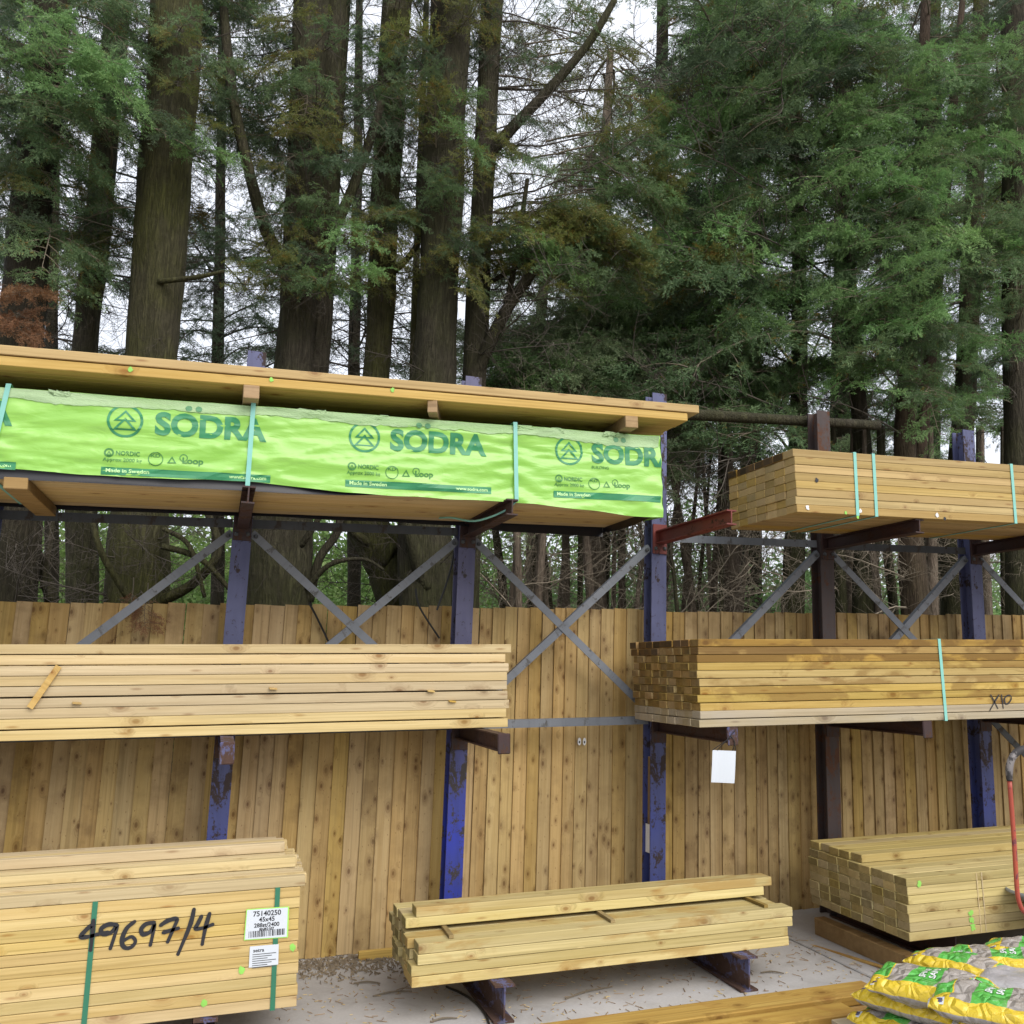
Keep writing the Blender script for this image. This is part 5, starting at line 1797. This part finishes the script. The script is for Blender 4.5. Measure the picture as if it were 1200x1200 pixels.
# main curtain on the right
fill(right, 280, (780, -60, 1260, 500), (6.6, 9.0), [(5, 'leaf'), (1.5, 'leaf_dark'), (3, 'leaf_bright'), (0.7, 'leaf_olive')], 1.15, 1.8,
     lambda x, y: 1.0 if y < 430 else 0.35)
# sprays hanging in front of the right hand trunks
fill([tJ, tK, tL, tM], 70, (960, -30, 1210, 440), (6.2, 6.7), [(4, 'leaf'), (3, 'leaf_bright'), (1, 'leaf_dark')], 0.85, 1.2)
# bright near sprays on the right
for (px, py, Y, T) in ((1010, 300, 6.4, tJ), (1040, 320, 6.3, tK), (1000, 350, 6.5, tJ), (970, 390, 6.6, tI), (1120, 80, 6.3, tK), (1130, 140, 6.3, tL), (1100, 200, 6.4, tK), (1060, 210, 6.5, tK),
                       (1180, 280, 6.3, tL), (1150, 250, 6.3, tL), (1090, 450, 6.4, tK), (1120, 470, 6.3, tK), (1060, 430, 6.4, tK), (960, 180, 6.8, tI), (900, 330, 7.0, tI), (880, 380, 7.0, tI), (1180, 60, 6.4, tL), (1030, 110, 6.6, tJ)):
    for k in range(2):
        tg = onY(px + rnd.uniform(-22, 22), py + rnd.uniform(-22, 22), Y + rnd.uniform(-.15, .2))
        place(T, rnd.choice(BOUGH), tg, rnd, [M['leaf_bright'] if k == 0 else M['leaf'], M['twig']], 'bough', 0.5, None, 1.5, 0.5, 1.1, 1.3)
# blue green pair behind the end of the green bundle
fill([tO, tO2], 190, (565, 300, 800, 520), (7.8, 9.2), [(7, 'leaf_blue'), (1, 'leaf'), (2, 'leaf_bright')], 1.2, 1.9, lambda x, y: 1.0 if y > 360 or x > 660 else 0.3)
fill([tO, tN], 44, (650, 0, 840, 400), (9.0, 10.8), [(3, 'leaf'), (3, 'leaf_blue'), (2, 'leaf_olive')], 1.1, 1.7, lambda x, y: 1.0 if y > 190 or x > 780 else 0.25)
# olive and yellowing sprays on the slender tree's limbs
fill([tG], 52, (600, 40, 800, 310), (6.7, 7.3), [(4, 'leaf_olive'), (3, 'leaf'), (1, 'leaf_bright')], 0.62, 0.95, lambda x, y: 1.0 if (x - 600) * 0.9 + y > 300 and y < 250 + (x - 560) * 0.9 else 0.06, 'twig', 0.1)
# left half: sparse, dark, sky between
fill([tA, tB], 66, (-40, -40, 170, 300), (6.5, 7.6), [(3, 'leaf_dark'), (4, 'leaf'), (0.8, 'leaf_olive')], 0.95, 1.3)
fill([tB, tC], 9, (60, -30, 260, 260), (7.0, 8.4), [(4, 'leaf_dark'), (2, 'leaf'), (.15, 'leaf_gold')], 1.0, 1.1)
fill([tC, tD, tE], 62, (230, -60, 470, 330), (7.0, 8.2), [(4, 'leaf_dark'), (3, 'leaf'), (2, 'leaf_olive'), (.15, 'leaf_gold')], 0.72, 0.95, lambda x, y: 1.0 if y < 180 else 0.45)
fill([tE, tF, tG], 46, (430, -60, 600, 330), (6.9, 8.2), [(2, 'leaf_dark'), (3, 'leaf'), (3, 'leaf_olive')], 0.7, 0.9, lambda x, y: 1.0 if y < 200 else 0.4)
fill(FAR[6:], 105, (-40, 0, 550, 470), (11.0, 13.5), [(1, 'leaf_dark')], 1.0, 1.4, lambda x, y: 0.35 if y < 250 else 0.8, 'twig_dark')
for (px, py, Y, mt) in ((75, 70, 6.3, 'leaf_bright'), (120, 60, 6.3, 'leaf_bright'), (100, 95, 6.25, 'leaf_bright'), (150, 95, 6.3, 'leaf_bright'), (60, 110, 6.35, 'leaf'), (130, 130, 6.4, 'leaf'), (95, 30, 6.4, 'leaf_bright'), (90, 160, 6.5, 'leaf')):
    place(tA if px < 100 else tB, rnd.choice(BOUGH), onY(px, py, Y), rnd, [M[mt], M['twig']], 'bough', 0.3, None, 1.5, 0.4, 0.8, 0.9)
for (px, py) in ((22, 335), (38, 325), (12, 355), (30, 375), (18, 390)):
    place(tA, rnd.choice(BOUGH), onY(px, py, 6.5), rnd, [M['leaf_brown'], M['twig']], 'bough', 0.25, None, 1.5, 0.25, 0.42, 0.5)
# small sprays hanging in front of the left trunks
for T_, n_, bx_ in ((tC, 7, (160, 0, 260, 230)), (tD, 22, (310, -10, 420, 340)), (tE, 14, (430, -10, 500, 320)), (tF, 16, (480, -10, 570, 330)), (tB, 8, (70, 150, 150, 330)), (tG, 8, (540, 0, 620, 300))):
    for k in range(n_):
        tg = onY(rnd.uniform(bx_[0], bx_[2]), rnd.uniform(bx_[1], bx_[3]), T_.Y - rnd.uniform(0.35, 0.7))
        place(T_, rnd.choice(BOUGH), tg, rnd, [M[pick([(3, 'leaf'), (3, 'leaf_olive'), (1, 'leaf_bright'), (1, 'leaf_dark')])], M['twig_grey']], 'bough', 0.25, None, 1.5, 0.35, 0.6, 0.8)
# dead brown spray hanging over the fence top
for (px, py) in ((150, 722), (172, 728)):
    tg = onY(px, py, 5.60)
    place(tC, rnd.choice(BOUGH), tg, rnd, [M['leaf_brown'], M['twig']], 'bough', 0.1, onY(px + rnd.uniform(-10, 25), py - 45, 5.75), 1.5, 0.17, 0.24)

# bare branches on the trunks
def dead_fill(trees, n, box, Yr, mat, reach=1.4, smax=1.3, rise=0.2):
    for _ in range(n):
        px, py = rnd.uniform(box[0], box[2]), rnd.uniform(box[1], box[3])
        tg = onY(px, py, rnd.uniform(*Yr))
        T = min(trees, key=lambda t: (trunk_at(t, tg.z)[0] - tg).length * rnd.uniform(0.75, 1.3))
        place(T, rnd.choice(DEAD), tg, rnd, [M[mat]], 'dead_branch', rise, None, 1.3, 0.35, smax, reach)
dead_fill([tA, tB, tC, tD], 36, (-10, 600, 300, 715), (6.3, 8.0), 'twig_grey', 1.0, 0.9, 0.4)
dead_fill([tD, tE, tF, tG], 34, (300, 590, 580, 715), (6.5, 8.4), 'twig_dark', 1.0, 0.9, 0.3)
dead_fill([tA, tB, tC, tD, tE, tF, tG], 220, (0, 0, 640, 440), (6.7, 8.8), 'twig_dark', 1.6, 1.3, 0.1)
dead_fill(FAR[6:], 80, (-20, 100, 620, 460), (11, 13.5), 'twig_dark', 2.2, 1.7, 0.1)
dead_fill(right, 110, (740, 30, 1210, 520), (6.4, 8.6), 'twig_grey', 1.6, 1.3, 0.1)
dead_fill([tG], 26, (590, 0, 800, 400), (6.6, 7.4), 'twig_grey', 1.6, 1.2, 0.1)
dead_fill(right, 60, (860, 600, 1210, 720), (6.6, 8.4), 'twig_pale', 1.0, 0.9, 0.2)

# thicket of thin stems seen through the gap under the green bundle's right end
thick_pts = []
for i in range(30):
    px = 590 + i * 9.6 + rnd.uniform(-5, 5)
    Y = rnd.uniform(7.6, 10.0)
    w = rnd.choice((5, 6, 7, 9, 11))
    ln = rnd.uniform(-22, 22)
    T = tree('thicket_stem', 'thin bare brown stem in the thicket behind the fence gap', Y, [(px, 708, w), (px + ln * .4, 650, w * .9), (px + ln, 570, w * .7), (px + ln * 1.5, 480, w * .4)], bp if i % 3 else bk, 0, 'bare stems in the thicket', sides=7)
    TREES.pop()
    thick_pts.append(T)
for T in thick_pts:
    for k in range(8):
        z0 = rnd.uniform(1.9, 3.7)
        o_, r_ = trunk_at(T, z0)
        tg = o_ + Vector((rnd.uniform(-1, 1), rnd.uniform(-0.8, 0.4), rnd.uniform(-0.1, 0.7)))
        place(T, rnd.choice(DEAD), tg, rnd, [M[rnd.choice(('twig', 'twig_pale', 'twig_pale'))]], 'dead_branch', 0.1, o_, 1.3, 0.4, 0.9)
for i in range(14):
    px = 985 + i * 16 + rnd.uniform(-5, 5)
    w = rnd.choice((6, 8, 10, 12, 14))
    ln = rnd.uniform(-16, 16)
    T = tree('thicket_stem', 'thin bare stem in the thicket behind the right hand posts', rnd.uniform(7.2, 9.5), [(px, 715, w), (px + ln * .4, 660, w * .9), (px + ln, 590, w * .8), (px + ln * 1.2, 500, w * .5)], bp if i % 2 else bk, 0, 'bare stems behind the right posts', sides=8)
    TREES.pop()
    for k in range(3):
        o_, r_ = trunk_at(T, rnd.uniform(2.0, 3.6))
        tg = o_ + Vector((rnd.uniform(-.8, .8), rnd.uniform(-0.6, 0.3), rnd.uniform(-0.1, 0.6)))
        place(T, rnd.choice(DEAD), tg, rnd, [M[rnd.choice(('twig', 'twig_pale'))]], 'dead_branch', 0.1, o_, 1.3, 0.35, 0.8)

# ------------------------------------------------------------------ leafy shrubs beyond the trees
def make_shrub(seed, n=7000):
    r = np.random.default_rng(500 + seed)
    cs = r.normal(0, 1, (26, 3)) * np.array([0.55, 0.5, 0.55]) + np.array([0, 0, 1.05])
    Q = []
    for _ in range(n):
        c = cs[r.integers(26)] + r.normal(0, 1, 3) * 0.22
        if c[2] < 0.02:
            continue
        d = Vector(r.normal(0, 1, 3)).normalized()
        nr = Vector(r.normal(0, 1, 3) + np.array([0, 0, 0.8])).normalized()
        nr = (nr - d * nr.dot(d)).normalized()
        Q.append([tuple(p) for p in leaf_quads(Vector(c), d, nr, r.uniform(0.045, 0.075), 0.03)])
    V = np.array(Q, dtype=np.float32).reshape(-1, 3)
    ev, ef = [], []
    for k in range(7):
        a = k * 0.9
        vs, fs_ = tube_data([(0.05 * math.cos(a), 0.05 * math.sin(a), -0.05), (0.25 * math.cos(a), 0.25 * math.sin(a), 0.6), (0.5 * math.cos(a), 0.45 * math.sin(a), 1.4)], [0.02, 0.014, 0.006], 4, False)
        b = len(ev)
        ev += [tuple(p) for p in vs]
        ef += [tuple(i + b for i in q) for q in fs_]
    return np_mesh('shrub', V, len(V) // 4, ev, ef, [M['leaf_shrub'], M['twig']])
SHRUB = [make_shrub(s_) for s_ in range(3)]
for i in range(56):
    px = -90 + (i % 28) * 50 + rnd.uniform(-18, 18)
    Y = rnd.uniform(13.5, 16) if i < 28 else rnd.uniform(17, 21)
    if px < 620:
        Y += 8.0
    p = onY(px, 700, Y)
    o = link('leafy_shrub', SHRUB[i % 3], None, Vector((p.x, p.y, S * p.x - 0.02)), (0, 0, rnd.uniform(0, 6)))
    k = rnd.uniform(1.35, 1.9) * (1.0 if i < 28 else 1.35)
    k *= 1.35 if px < 620 else 1.0
    o.scale = (k * 1.1, k, k)
    if px > 620:
        set_mats(o, [M['leaf_bright'], M['twig']])
    tag(o, 'light green leafy shrub far behind the fence seen between the trunks' if px < 620 else 'green leafy shrub far behind the thicket on the right', 'shrub', 'far leafy shrubs on the left' if px < 620 else 'far leafy shrubs on the right')
